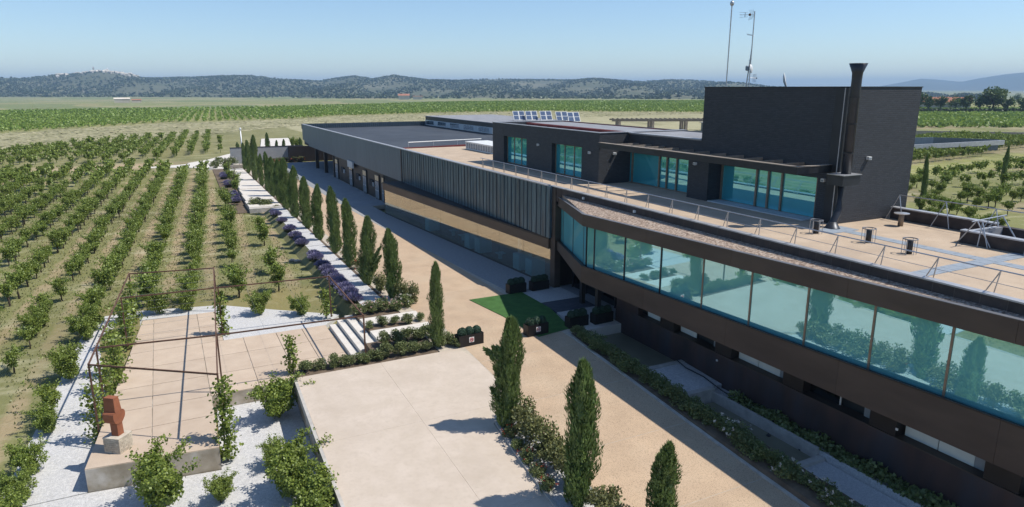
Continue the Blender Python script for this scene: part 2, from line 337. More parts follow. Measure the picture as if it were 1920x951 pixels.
# ------------------------------------------------------------------ plant prototypes
def cypress_mesh(h, rad, n, strays=(), seed=0):
    rg = np.random.default_rng(seed)
    t = rg.random(n) ** .9; a = rg.random(n) * 2 * np.pi
    prof = np.interp(t, [0, .05, .16, .5, .75, .88, .96, 1], [.50, .80, .97, 1, .88, .62, .32, .08])
    ph = rg.random(6) * 6.28
    lob = 1 + .15 * np.sin(3 * a + 7 * t + ph[0]) + .13 * np.sin(5 * a - 13 * t + ph[1]) + .15 * np.sin(17 * t + 2 * a + ph[2]) + .10 * np.sin(31 * t - 4 * a + ph[5])
    r = rad * prof * lob * (.60 + .44 * rg.random(n) ** .7 + .14 * rg.random(n) ** 8)
    ox = .13 * np.sin(3 * t + ph[3]); oy = .13 * np.sin(2.6 * t + ph[4])
    c = np.stack([r * np.cos(a) + ox, r * np.sin(a) + oy, .12 + t * (h - .1)], 1)
    out = np.stack([np.cos(a), np.sin(a), np.zeros(n)], 1)
    d = np.stack([np.zeros(n), np.zeros(n), np.ones(n)], 1) * 1.0 + out * (.25 + .45 * rg.random((n, 1))) + rg.normal(size=(n, 3)) * .22
    nr = out + rg.normal(size=(n, 3)) * .5
    hole = np.sin(6 * a + 9 * t + ph[1]) * np.sin(23 * t - 3 * a + ph[2]) > .52
    r = np.where(hole, r * .78, r); c[:, 0] = r * np.cos(a) + ox; c[:, 1] = r * np.sin(a) + oy
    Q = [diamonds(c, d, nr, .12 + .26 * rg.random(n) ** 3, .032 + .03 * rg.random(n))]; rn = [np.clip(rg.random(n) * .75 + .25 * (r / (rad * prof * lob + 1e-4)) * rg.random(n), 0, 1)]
    for (ang, z0, ln, up) in strays:                      # loose side branches
        k = int(420 * ln); s = rg.random(k); dv = np.array([math.cos(ang), math.sin(ang), up]); dv /= np.linalg.norm(dv)
        base = np.array([rad * .45 * math.cos(ang), rad * .45 * math.sin(ang), z0])
        c = base + dv * (s * ln)[:, None] + rg.normal(size=(k, 3)) * (.13 * (1.15 - s))[:, None]
        Q.append(diamonds(c, dv + rg.normal(size=(k, 3)) * .35, rand_dirs(k), .16 + .1 * rg.random(k), .05 + .03 * rg.random(k))); rn.append(rg.random(k))
    # dense inner body
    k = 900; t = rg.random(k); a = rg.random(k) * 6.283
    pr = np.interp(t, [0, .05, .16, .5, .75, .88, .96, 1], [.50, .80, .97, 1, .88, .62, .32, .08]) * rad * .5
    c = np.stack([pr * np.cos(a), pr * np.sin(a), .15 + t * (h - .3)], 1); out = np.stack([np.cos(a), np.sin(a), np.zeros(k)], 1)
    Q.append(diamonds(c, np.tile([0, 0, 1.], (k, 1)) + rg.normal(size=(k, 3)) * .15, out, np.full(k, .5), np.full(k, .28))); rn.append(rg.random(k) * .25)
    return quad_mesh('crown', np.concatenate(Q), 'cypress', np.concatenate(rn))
def trunk_mesh(h, r0, r1, seed=0, n=7, wob=.05):
    rg = random.Random(seed); pts = []; rs = []
    for i in range(5):
        t = i / 4; pts.append((rg.uniform(-wob, wob) * t, rg.uniform(-wob, wob) * t, -.12 + t * (h + .12))); rs.append(r0 + (r1 - r0) * t)
    return MB().tube(pts, rs, n).mesh('trunk', 'trunk', True)
def bush_quads(n, rx, ry, rz, zc, leaf, rg, clumps=9, droop=.0, shape=.35):
    """clumpy shrub: leaves gathered round random shoots inside an ellipsoid"""
    cc = rg.normal(size=(clumps, 3)); cc /= np.linalg.norm(cc, axis=1, keepdims=True); cc *= (rg.random((clumps, 1)) ** .45) * .72
    k = rg.integers(0, clumps, n)
    p = rg.normal(size=(n, 3)); p /= np.linalg.norm(p, axis=1, keepdims=True); p *= (rg.random((n, 1)) ** .4) * shape * (.7 + .6 * rg.random((clumps, 1)))[k]
    c = (cc[k] + p) * np.array([rx, ry, rz]) + np.array([0, 0, zc])
    d = p + rg.normal(size=(n, 3)) * .25 + np.array([0, 0, -droop]); nr = rg.normal(size=(n, 3)) + np.array([.2, -.1, .9])
    return diamonds(c, d + 1e-4, nr, leaf * (.7 + .6 * rg.random(n)), leaf * (.6 + .5 * rg.random(n)))
def vine_quads(n, seed, w_=.62, l_=.85, h_=1.9, leaf=.17, sh=9, lo=.42):
    rg = np.random.default_rng(seed)
    Q = [bush_quads(int(n * .62), w_, l_, (h_ - lo) / 2, lo + (h_ - lo) / 2, leaf, rg, 13, .25, .42)]
    for i in range(sh):                       # upright and arching shoots
        k = int(n * .38 / sh); s = rg.random(k); b = np.array([rg.uniform(-w_, w_) * .6, rg.uniform(-l_, l_) * .8, h_ * .62]); a = rg.uniform(0, 6.28); ln = rg.uniform(.5, .95)
        dv = np.array([math.cos(a) * .55, math.sin(a) * .55, 1.]); sag = np.outer(s ** 2, [math.cos(a) * .25, math.sin(a) * .25, -.25])
        c = b + dv * (s * ln)[:, None] + sag + rg.normal(size=(k, 3)) * .07
        Q.append(diamonds(c, rg.normal(size=(k, 3)) + np.array([0, 0, -.3]), rg.normal(size=(k, 3)) + np.array([0, 0, .8]), leaf * (.6 + .6 * rg.random(k)), leaf * (.5 + .5 * rg.random(k))))
    return np.concatenate(Q)

VINE_TRUNK = [MB().tube([(0, 0, -.15), (.03 * s, .02, .35), (-.02, .04 * s, .75), (.05, .15 * s, 1.05)], [.06, .05, .045, .025], 6).mesh('trunk', 'trunk', True) for s in (1, -1)]
STAKE = MB().tube([(.08, .1, -.1), (.08, .1, 1.9)], .018, 5).mesh('stake', 'trunk')
VINE_MESH = [quad_mesh('foliage', vine_quads(1900, 100 + i, .42 + .08 * (i % 3), .66 + .10 * (i % 2), 1.6 + .16 * (i % 3), .11, 13), 'vine') for i in range(6)]
VINE_BIG = [quad_mesh('foliage', vine_quads(7600, 130 + i, .85, .95, 1.7, .09, 20, .05), 'vine') for i in range(3)]
ROSE_MESH = [quad_mesh('foliage', bush_quads(1700, .62, .62, .42, .42, .08, np.random.default_rng(200 + i), 12, 0, .45), 'rose') for i in range(4)]
ROSER_MESH = [quad_mesh('foliage', bush_quads(1700, .6, .6, .5, .5, .075, np.random.default_rng(210 + i), 12, 0, .45), 'rosered') for i in range(2)]
STEM_MESH = MB().tube([(0, 0, -.1), (.02, .01, .25), (.05, .03, .5)], [.035, .03, .015], 5).tube([(0, 0, 0), (-.1, .05, .25), (-.22, .1, .45)], [.025, .02, .01], 5).mesh('stem', 'trunk', True)
def bloom_mesh(m, seed, n=9, rx=.6, rz=.42):
    rg = np.random.default_rng(seed); Q = []
    for i in range(n):
        d = rg.normal(size=3); d[2] = abs(d[2]) + .3; d /= np.linalg.norm(d); c0 = d * np.array([rx, rx, rz]) * .98 + np.array([0, 0, rz])
        c = c0 + rg.normal(size=(7, 3)) * .03; Q.append(diamonds(c, rg.normal(size=(7, 3)), rg.normal(size=(7, 3)), np.full(7, .07), np.full(7, .06)))
    return quad_mesh('blooms', np.concatenate(Q), m)
RED_LEAF = quad_mesh('blooms', bush_quads(260, .6, .6, .35, .5, .13, np.random.default_rng(299), 9, 0, .5), 'bloom_red')
BLOOM = {k: bloom_mesh(k, 300 + i) for i, k in enumerate(('bloom_pink', 'bloom_white', 'bloom_red'))}

# ------------------------------------------------------------------ the ground sheet (near garden to the horizon)
NEAR_DRY = lambda x: 127.4 + (x + 49) * 1.05 if x < 25 else 205 + (x - 25) * .1
FAR_DRY = lambda x: float(np.interp(x, [-120, -60, -43, -21, 28, 47, 97, 155, 219, 300], [165, 193, 211, 236, 247, 268, 283, 284, 236, 175]))
QX, QY = math.cos(math.radians(3.8)), math.sin(math.radians(3.8))
def build_ground():
    def rings(r0, r1, n): return np.geomspace(r0, r1, n)
    rad = np.concatenate([[.01], rings(4, 10100, 330)])
    fan = np.radians(26.8) + np.radians(np.concatenate([np.linspace(-48, 48, 330), np.linspace(52, 308, 60)]))
    V = []; C = []; ST = []
    for r in rad:
        for a in fan:
            x = CAM.x + r * math.sin(a); y = CAM.y + r * math.cos(a); V.append((x, y, T(x, y)))
            st = 0.
            ax = x - 6 * math.sin(y * .02)
            if r < 420 and x < 14 and y < NEAR_DRY(x):                    # near vineyard
                c = (.205, .205, .085); st = 1.
                if 84 + .03 * (x + 42) < y < 91 + .05 * (x + 42) and x < -15: c = (.42, .32, .20); st = 0
                if y > 93: c = (.225, .215, .10); st = 0
                if x > -26 and y < 10: c = (.27, .225, .10); st = .3
            elif r < 900 and y < FAR_DRY(x) and x < 420: c = (.40, .365, .225)      # dry grass
            elif r < np.interp(az_px(max(-1.2, min(1.2, a - YAW))), [0, 500, 700, 900, 1200, 1330], [352, 430, 500, 632, 720, 740]) * 1.08: c = (.25, .25, .10)
            else:
                b = math.sin(r * .011 + a * 9) + .7 * math.sin(r * .023 - a * 14)
                b += .8 * math.sin(a * 31 + r * .004); c = (.23, .255, .12) if b > .6 else ((.31, .29, .16) if b > -.4 else (.17, .215, .10))
            if x > 30 and y < 110 and r < 260:
                n_ = math.sin(x * .13 + y * .07) + math.sin(y * .17 - x * .05)
                c = (.30, .245, .145) if n_ > .1 else (.22, .225, .09)
                if y > 24 and abs((y - 24) - (x - 60) * .1) < 7: c = (.29, .29, .10)
            C.append(c + (1,)); ST.append(st)
    n = len(fan); m_ = len(rad); Fc = []
    for i in range(m_ - 1):
        for j in range(n): Fc.append((i * n + j, i * n + (j + 1) % n, (i + 1) * n + (j + 1) % n, (i + 1) * n + j))
    Fc = [f[::-1] for f in Fc]
    me = bpy.data.meshes.new('ground'); me.from_pydata(V, [], Fc)
    ca = me.color_attributes.new('zone', 'FLOAT_COLOR', 'POINT'); ca.data.foreach_set('color', np.array(C, dtype=np.float32).ravel())
    sa = me.attributes.new('stripe', 'FLOAT', 'POINT'); sa.data.foreach_set('value', np.array(ST, dtype=np.float32))
    me.polygons.foreach_set('use_smooth', [True] * len(me.polygons)); me.update()
    m, t, p = new_mat('field_ground')
    z = N(t, 'ShaderNodeAttribute', attribute_name='zone').outputs['Color']; s = N(t, 'ShaderNodeAttribute', attribute_name='stripe').outputs['Fac']
    g = N(t, 'ShaderNodeNewGeometry'); sx = N(t, 'ShaderNodeSeparateXYZ'); t.links.new(g.outputs['Position'], sx.inputs[0])
    def mth(op, a, b):
        n_ = N(t, 'ShaderNodeMath', operation=op)
        for i, v in enumerate((a, b)):
            if hasattr(v, 'links'): t.links.new(v, n_.inputs[i])
            elif v is not None: n_.inputs[i].default_value = v
        return n_.outputs[0]
    q = mth('SUBTRACT', mth('MULTIPLY', sx.outputs[0], QX), mth('MULTIPLY', sx.outputs[1], QY))
    nz = noise(t, .6, 5)
    wv = mth('ADD', mth('COSINE', mth('MULTIPLY', mth('ADD', q, 18.1 - 1.0), 2 * math.pi / 2.52), None), mth('MULTIPLY', mth('SUBTRACT', nz, .5), 2.4))
    c = mixc(t, mth('MULTIPLY', ramp(t, wv, .35, 1.0), s), z, (.37, .285, .175))
    c = mixc(t, ramp(t, noise(t, .35, 7, None, .7), .45, .7), c, mixc(t, .5, c, (.20, .20, .065)))
    c = mixc(t, ramp(t, noise(t, 2.2, 6, (1, .35, 1), .7), .5, .8), c, mixc(t, .35, c, (.45, .39, .24)))
    c = mixc(t, ramp(t, noise(t, 9, 4), .55, .8), c, mixc(t, .45, c, (.12, .10, .05)))
    c = mixc(t, ramp(t, noise(t, .09, 6, (1, .45, 1), .65), .48, .66), c, mixc(t, .6, c, (.15, .15, .07)))
    c = mixc(t, ramp(t, noise(t, .33, 6, (.5, 1.6, 1), .7), .52, .7), c, mixc(t, .5, c, (.55, .50, .34)))
    c = mixc(t, ramp(t, noise(t, .02, 5), .45, .7), c, mixc(t, .3, c, (.19, .19, .08)))
    t.links.new(c, p.inputs['Base Color']); p.inputs['Roughness'].default_value = .95; p.inputs['Specular IOR Level'].default_value = .1
    b = N(t, 'ShaderNodeBump'); b.inputs['Strength'].default_value = .6; b.inputs['Distance'].default_value = .06
    t.links.new(noise(t, 6, 5), b.inputs['Height']); t.links.new(b.outputs[0], p.inputs['Normal'])
    me.materials.append(m)
    tag(link('ground', me), kind='structure')
build_ground()

# ------------------------------------------------------------------ hills on the horizon
def interp(tab, x): return float(np.interp(x, [p[0] for p in tab], [p[1] for p in tab]))
RIDGE = [(-500, 152), (0, 153), (60, 153), (100, 150), (150, 147), (200, 144), (250, 147), (270, 151), (360, 150), (420, 147), (480, 148), (540, 151), (600, 154), (640, 148), (665, 145), (700, 150), (740, 145), (800, 151), (850, 153),
         (900, 150), (950, 149), (1000, 152), (1060, 152), (1120, 150), (1160, 152), (1200, 154), (1250, 152), (1320, 154), (1400, 160), (1500, 168), (1600, 176), (2500, 180)]
def hill_z(r, a):
    r0, r1 = HR0(a), HR1; px = az_px(a); top = 12 + (165 - interp(RIDGE, px)) / 1317 * r1 / math.cos(a)
    t = (r - r0) / (r1 - r0); base = -8.3
    f = sstep(0, 1, t) ** 1.15
    bump = 6 * math.sin(px * .021 + t * 5) * math.sin(t * math.pi) + 5 * math.sin(px * .047 - t * 9) * math.sin(t * math.pi)
    return base + (top - base) * f + bump * (1 if t < 1 else 0)
HR1 = 3000
def HR0(a): return interp([(-600, 1950), (0, 1950), (350, 1700), (520, 1500), (700, 1330), (1300, 1200), (2600, 1200)], az_px(a))
def build_hills():
    A = np.radians(np.linspace(-42, 40, 260)); TT = list(np.linspace(0, 1, 34)) + [1.1, 1.3]
    V = []; Fc = []
    for tt in TT:
        for a in A:
            r = HR0(a) + (HR1 - HR0(a)) * tt; z = hill_z(min(r, HR1), a) - (60 * (tt - 1) / .3 if tt > 1 else 0)
            V.append((CAM.x + r * math.sin(a + YAW), CAM.y + r * math.cos(a + YAW), z))
    n = len(A)
    for i in range(len(TT) - 1):
        for j in range(n - 1): Fc.append((i * n + j, i * n + j + 1, (i + 1) * n + j + 1, (i + 1) * n + j))
    me = bpy.data.meshes.new('hills'); me.from_pydata(V, [], [f[::-1] for f in Fc]); me.polygons.foreach_set('use_smooth', [True] * len(me.polygons)); me.update()
    me.materials.append(mat('hill_scrubland', (.135, .135, .09), (.085, .10, .058), .012, 7, .95, spec=.05, fine=.55, fscale=.045, fcol=(.05, .068, .036), big=(.26, .24, .17), bigscale=.006, bigamt=.6))
    tag(link('hills', me), kind='structure')
    # scrub oaks scattered over the slopes, far too many to count
    n = 26000; rg = np.random.default_rng(5); Q = []; rn = []
    aa = np.radians(-40 + 74 * rg.random(n)); h0 = np.array([HR0(a) for a in aa]); rr = h0 + (HR1 + 20 - h0) * rg.random(n) ** .8; dens = np.sin(aa * 23 + rr * .004) + np.sin(aa * 41 - rr * .009)
    keep = (dens + rg.normal(size=n) * .9 > -.7)
    for r, a in zip(rr[keep], aa[keep]):
        z = hill_z(min(r, HR1), a); x = CAM.x + r * math.sin(a + YAW); y = CAM.y + r * math.cos(a + YAW); s = rg.uniform(2.4, 6.5)
        c = np.array([x, y, z + s * .35]); k = 7
        p = rg.normal(size=(k, 3)); p /= np.linalg.norm(p, axis=1, keepdims=True)
        Q.append(diamonds(c + p * np.array([s, s, s * .55]) * .5, rand_dirs(k), p + np.array([0, 0, .3]), np.full(k, s * 1.1), np.full(k, s * .9))); v = rg.random(); rn.append(np.clip(v + rg.normal(size=k) * .15, 0, 1))
    stuff(tag(link('hillside_scrub', quad_mesh('hillside_scrub', np.concatenate(Q), 'scrub', np.concatenate(rn))), 'dark evergreen scrub dotted over the distant hills', 'scrub'))
    # far blue mountains beyond the plain on the right
    MT = [(1350, 172), (1500, 168), (1640, 164), (1690, 157), (1725, 152), (1760, 154), (1800, 157), (1840, 152), (1880, 148), (1920, 146), (2050, 140), (2300, 150), (2600, 166)]
    A = np.radians(np.linspace(14, 58, 140)); V = []; Fc = []; r0, r1 = 6500, 8600
    for i, r in enumerate(list(np.linspace(r0, r1, 12)) + [9200]):
        for a in A:
            top = 12 + (165 - interp(MT, az_px(a))) / 1317 * r1 / math.cos(a) * .98; t = min(1, (r - r0) / (r1 - r0))
            V.append((CAM.x + r / 1 * math.sin(a + YAW), CAM.y + r * math.cos(a + YAW), -9 + (top + 9) * sstep(0, 1, t) - (60 if r > r1 else 0) + 5 * math.sin(t * 3.1) * math.sin(a * 60 + t * 4)))
    n = len(A)
    for i in range(12):
        for j in range(n - 1): Fc.append((i * n + j, i * n + j + 1, (i + 1) * n + j + 1, (i + 1) * n + j)[::-1])
    me = bpy.data.meshes.new('mountains'); me.from_pydata(V, [], Fc); me.polygons.foreach_set('use_smooth', [True] * len(Fc)); me.update()
    me.materials.append(mat('mountain_scrub', (.13, .125, .09), (.09, .10, .065), .003, 6, .95, spec=.05)); tag(link('mountains', me), kind='structure')
build_hills()

def polar(px, r):
    a = math.atan((px - 960) / 1317); return CAM.x + r * math.sin(a + YAW), CAM.y + r * math.cos(a + YAW), a
def gable_house(name, w_, d_, h_, rh, loc, rz, label, cat, group=None):
    t = thing(name, label, cat, loc, rz, group)
    MB().box(-w_ / 2, w_ / 2, -d_ / 2, d_ / 2, -1, h_).build('wall', 'house_wall', t)
    e = .06 * d_
    MB().add([(-w_ / 2 - e, -d_ / 2 - e, h_ - .1), (w_ / 2 + e, -d_ / 2 - e, h_ - .1), (w_ / 2 + e, d_ / 2 + e, h_ - .1), (-w_ / 2 - e, d_ / 2 + e, h_ - .1), (-w_ / 2 - e, 0, h_ + rh), (w_ / 2 + e, 0, h_ + rh)],
             [(0, 1, 5, 4), (2, 3, 4, 5), (1, 2, 5), (3, 0, 4), (3, 2, 1, 0)]).build('roof', 'house_wall' if 'white' in label and 'long' in label else 'house_roof', t)
    return t
# hilltop village
GRP = 'houses of the hilltop village'
for i in range(80):
    px = R.choice([R.uniform(105, 265), R.uniform(150, 255), R.uniform(200, 250)]); yy = interp(RIDGE, px); rr_ = HR1 - R.uniform(0, 260)
    x, y, a = polar(px, rr_); s = R.uniform(6, 11)
    me = MB().box(-s / 2, s / 2, -s * .4, s * .4, -4, s * .55); me.add([(-s / 2, -s * .4, s * .55), (s / 2, -s * .4, s * .55), (s / 2, s * .4, s * .55), (-s / 2, s * .4, s * .55), (-s / 2, 0, s * .8), (s / 2, 0, s * .8)], [(0, 1, 5, 4), (2, 3, 4, 5), (1, 2, 5), (3, 0, 4)])
    o = me.build('village_house', 'house_wall'); o.location = (x, y, hill_z(rr_, a)); o.rotation_euler = (0, 0, R.uniform(-.6, .6))
    tag(o, 'tiny pale house clustered on the far hilltop', 'house', GRP)
for px, hh, ww, lab in ((180, 19, 5, 'slender grey church tower topping the far hilltop village'), (206, 13, 7, 'bright white block tower standing in the far hilltop village')):
    x, y, a = polar(px, HR1 - 60); o = MB().box(-ww / 2, ww / 2, -ww / 2, ww / 2, -4, hh).add([(-ww / 2, -ww / 2, hh), (ww / 2, -ww / 2, hh), (ww / 2, ww / 2, hh), (-ww / 2, ww / 2, hh), (0, 0, hh + ww * .5)], [(0, 1, 4), (1, 2, 4), (2, 3, 4), (3, 0, 4)]).build('village_tower', 'whitepaint' if px > 200 else 'house_wall')
    o.location = (x, y, hill_z(HR1 - 60, a)); tag(o, lab, 'tower')
# farmhouses on the plain
def farm(px, r, parts, lab):
    x, y, a = polar(px, r)
    for (dx, w_, d_, h_, rh, l2) in parts:
        gable_house('farmhouse', w_, d_, h_, rh, (x + dx * math.cos(YAW + a), y - dx * math.sin(YAW + a), T(x, y) + 1), -(YAW + a), l2, 'house')
farm(235, 760, [(-4, 13, 6, 2.6, 1.2, 'long low white farmhouse standing alone on the green plain'), (8, 8, 5, 1.6, .8, 'reddish barn end attached to the white farmhouse on the plain')], '')
farm(762, 1050, [(-4, 16, 8, 5, 2.4, 'orange-roofed farmhouse at the foot of the wooded hills'), (16, 14, 7, 4, .3, 'flat pale outbuilding beside the orange-roofed farmhouse')], '')

# ------------------------------------------------------------------ vineyards
def vine_sites():
    P = []
    q0 = -15.58
    for k in range(34):
        q = q0 - 2.52 * k
        y = {0: 9., 1: 9., 2: 9.5, 3: 9.5}.get(k, -24.)
        if k == 4: y = -13
        sp = 1.6 if k > 1 else (4.6 if k == 0 else 2.7)
        while y < 165:
            yy = y + R.uniform(-.25, .25); xx = (q + yy * QY) / QX + R.uniform(-.15, .15); y += sp
            if 82.5 + .03 * (xx + 42) < yy < 93 + .05 * (xx + 42): continue
            if yy > NEAR_DRY(xx) - 6 or (74 < yy < 98 and xx > -20.5): continue
            if (k == 0 and yy > 31) or (k == 1 and yy > 46 and yy < 93): continue
            if yy > 93 and (xx > 4 or (xx > -13 and R.random() < .45) or (yy < 104 and xx > -16)): continue
            if R.random() < (.15 if yy < 84 else .35): continue
            if xx < -24.5 and yy < 9 and R.random() < .22: continue
            if in_view(xx, yy, bl(yy) + 1): P.append((xx, yy, k))
    # garden behind the winery, right of the tower
    for k in range(14):
        for j in range(40):
            xx = 34 + j * 2.0 + R.uniform(-.4, .4); yy = -4 + k * 2.9 + (xx - 34) * .12 + R.uniform(-.3, .3)
            far = yy > 24 + (xx - 60) * .1
            if 21 < yy - (xx - 60) * .1 < 31: continue
            if R.random() < (.45 if not far else .12): continue
            p = project(xx, yy, .8)
            if p and 1690 < p[0] < 1960 and 200 < p[1] < 440: P.append((xx, yy, 99))
    for k in range(9):
        for j in range(60):
            xx = 50 + j * 1.8 + R.uniform(-.3, .3); yy = 36 + k * 2.6 + (xx - 60) * .1
            p = project(xx, yy, .8)
            if p and 1700 < p[0] < 1960 and 200 < p[1] < 440: P.append((xx, yy, 99))
    return P
SITES = vine_sites()
SITES.sort(key=lambda p: (p[0] - CAM.x) ** 2 + (p[1] - CAM.y) ** 2)
VG = 'grapevines standing in the vineyard rows'
ORD = 'first second third fourth fifth sixth seventh eighth ninth tenth eleventh twelfth thirteenth fourteenth fifteenth sixteenth seventeenth eighteenth nineteenth twentieth'.split()
ORD += ['twenty-' + w_ for w_ in ORD[:9]] + ['thirtieth'] + ['thirty-' + w_ for w_ in ORD[:9]] + ['fortieth'] + ['forty-' + w_ for w_ in ORD[:9]] + ['fiftieth'] + ['fifty-' + w_ for w_ in ORD[:9]]
ROWN = {}
def vine_label(k):
    if k == 99: return 'leafy green grapevine growing on the slope behind the black tower', 'grapevines behind the tower'
    ROWN[k] = ROWN.get(k, 0) + 1; g_ = 'grapevines of the %s row from the lavender' % ORD[k]
    if k < 5: return '%s grapevine from the gravel end in the %s row from the lavender' % (ORD[ROWN[k] - 1], ORD[k]), g_
    return 'leafy grapevine in the %s vineyard row counted from the lavender' % ORD[k], g_
for i, (x, y, k_) in enumerate(SITES[:290]):
    s = R.uniform(.72, 1.15)
    vl, vg_ = vine_label(k_)
    t = thing('grapevine', vl, 'grapevine', (x, y, T(x, y)), R.choice((0, math.pi)) + R.uniform(-.35, .35), vg_, s)
    big_ = x < -25 and y < 9 and R.random() < .6
    me = VINE_BIG[R.randrange(3)] if big_ else VINE_MESH[R.randrange(6)]
    if big_: t.scale = (s * .82,) * 3
    link('foliage', me, t); link('trunk', VINE_TRUNK[R.randrange(2)], t)
    if i % 3 == 0: link('stake', STAKE, t)
low = [vine_quads(230, 400 + i, .6, .8, 1.9, .28, 6) for i in range(8)]
Q = []
for x, y, k_ in SITES[290:]:
    a = R.uniform(-.3, .3) + R.choice((0, math.pi)); c, s_ = math.cos(a), math.sin(a); q = low[R.randrange(8)] * R.uniform(.8, 1.15)
    q = np.stack([q[..., 0] * c - q[..., 1] * s_, q[..., 0] * s_ + q[..., 1] * c, q[..., 2]], -1); Q.append(q + np.array([x, y, T(x, y)]))
    Q.append(np.array([[[x - .05, y, T(x, y)], [x + .05, y, T(x, y)], [x + .04, y, T(x, y) + .8], [x - .04, y, T(x, y) + .8]]]))
stuff(tag(link('distant_vine_rows', quad_mesh('distant_vine_rows', np.concatenate(Q), 'vine')), 'mass of smaller grapevines beyond the nearest vineyard rows', 'grapevines'))
def far_vineyard():
    rg = np.random.default_rng(21); C = []
    for k in range(-60, 330):
        q = -190 + 2.7 * k
        n = 345; y = 176 + np.arange(n) * 1.9 + rg.uniform(-.4, .4, n); x = (q + y * QY) / QX + rg.uniform(-.2, .2, n); C.append(np.stack([x, y], 1))
    C = np.concatenate(C); r = np.hypot(C[:, 0] - CAM.x, C[:, 1] - CAM.y)
    fd = np.array([FAR_DRY(x) for x in C[:, 0]]) + 3
    v = C - np.array([CAM.x, CAM.y]); fw = v @ np.array([math.sin(YAW), math.cos(YAW)]); rt = v @ np.array([math.cos(YAW), -math.sin(YAW)]); px = 960 + 1317 * rt / fw
    farlim = np.interp(px, [0, 500, 700, 900, 1200, 1330, 1700, 1920], [352, 430, 500, 632, 720, 740, 420, 420])
    keep = (C[:, 1] > fd) & (fw < farlim) & (px > -30) & (px < 1340) & (rg.random(len(C)) < np.clip(260 / r, .3, .95))
    C = C[keep]; r = r[keep]; n = len(C); Q = []
    for j in range(9):
        s = .62 * (.75 + .5 * rg.random(n)) * np.clip(r / 300, 1, 1.7)
        z = np.array([T(a, b) for a, b in C]) if j == 0 else z
        c = np.stack([C[:, 0] + rg.normal(size=n) * .35, C[:, 1] + rg.normal(size=n) * .5, z + .35 + rg.random(n) * 1.0], 1)
        Q.append(diamonds(c, rg.normal(size=(n, 3)), rg.normal(size=(n, 3)) + np.array([-.2, -.4, .6]), s * 1.15, s * .85))
    # block on the right beyond the trees
    m_ = 4200; px = rg.uniform(1690, 1960, m_); rr_ = rg.uniform(215, 400, m_); a = np.arctan((px - 960) / 1317)
    x = CAM.x + rr_ / np.cos(a) * np.sin(a + YAW); y = CAM.y + rr_ / np.cos(a) * np.cos(a + YAW); y = np.round(y / 2.6) * 2.6
    for j in range(3):
        c = np.stack([x + rg.normal(size=m_) * .4, y + rg.normal(size=m_) * .3, .3 + rg.random(m_)], 1)
        Q.append(diamonds(c, rg.normal(size=(m_, 3)), rg.normal(size=(m_, 3)) + np.array([-.2, -.4, .6]), 1.1 + .5 * rg.random(m_), .8 + .4 * rg.random(m_)))
    stuff(tag(link('far_vineyard', quad_mesh('far_vineyard', np.concatenate(Q), 'vinefar')), 'broad bright green vineyard filling the middle distance', 'vineyard'))
far_vineyard()

# ------------------------------------------------------------------ road, slabs, paving
LEFT_EDGE = -9.15
base = MB()
ys = [84, 40, 1.2, -4, -12.6]
for a, b in zip(ys[:-1], ys[1:]): base.prism([(-10.0, a), (-2.9, a), (-2.9, b), (-10.0, b)], lambda x, y: zg(y) - 1.4, lambda x, y: zg(y) - .003)
base.prism([(-9.6, -12.6), (-2.9, -12.6), (-2.9, -25), (-9.6, -25)], lambda x, y: zg(y) - 1.2, lambda x, y: zg(y) - .003)
base.prism([(-9.6, -25), (-2.9, -25), (-2.9, -60), (-9.6, -60)], lambda x, y: zg(y) - 1.2, lambda x, y: zg(y) - .003)
road = struct('road', base, 'joint')
yj = [83.5] + [83.5 - 5.4 * i for i in range(1, 15)] + [1.4, -4.0, -8.7, -12.9, -16.9, -20.9, -25.0, -31, -38]
XS = [-9.2, -6.3, -3.9]
for a, b in zip(yj[:-1], yj[1:]):
    for x0, x1 in ((-9.25, -3.4),):
        xa = x0 if not (x0 < -9 and b < -8.0) else (-8.75 if b > -13 else -9.3)
        MB().prism([(xa + .012, a - .012), (x1 - .012, a - .012), (x1 - .012, b + .012), (xa + .012, b + .012)], lambda x, y: zg(y) - .1, lambda x, y: zg(y)).build('paving_slab', 'road', road)
# pale washed strip in front of the showroom glass, and grey paving by the doors
struct('pavement', MB().prism([(-2.94, -.2), (-4.1, 21.6), (-4.5, 34), (-1.9, 34), (-1.85, 29.3), (0, 0)], -.4, .006), 'pavestrip')
pav = struct('pavement', MB().prism([(-4.5, 34.05), (-5.4, 82), (7, 82), (7, 59), (0, 59), (0, 34.05)], -.4, -.004), 'joint')
yy = 34.1
while yy < 80:
    MB().prism([(-4.5 - (yy - 34) * .018, yy), (-4.5 - (yy - 30.1) * .018, yy + 3.9), (-.12 if yy < 58 else 5, yy + 3.9), (-.12 if yy < 58 else 5, yy)], -.3, .008).build('paving_slab', 'pavegrey', pav); yy += 3.98
# pale concrete forecourt left of the road
fc = [(-16.62, -6.95), (-9.1, -6.95), (-8.8, -8.2), (-8.8, -12.3), (-9.2, -12.9), (-10.0, -13.25), (-10.5, -13.9), (-10.95, -19.2), (-11.2, -25), (-11.2, -40), (-16.95, -40), (-16.95, -25), (-16.75, -12)]
slab_thing = struct('forecourt', MB().prism([(-16.62, -6.95), (-9.12, -6.95), (-9.12, -12.9), (-10.5, -13.9), (-11.2, -25), (-11.2, -40), (-16.95, -40), (-16.95, -25), (-16.75, -12)][::-1], lambda x, y: zg(y) - 1.9, lambda x, y: zg(y) - .002), 'wallconc')
def fslab(p): MB().prism(p, lambda x, y: zg(y) - .12, lambda x, y: zg(y) + .012).build('concrete_slab', 'slab', slab_thing)
fslab([(-16.62, -6.95), (-12.9, -6.95), (-12.9, -12.6), (-16.74, -12.6)])
fslab([(-12.894, -6.95), (-9.1, -6.95), (-8.8, -8.2), (-8.8, -12.3), (-9.1, -12.6), (-12.894, -12.6)])
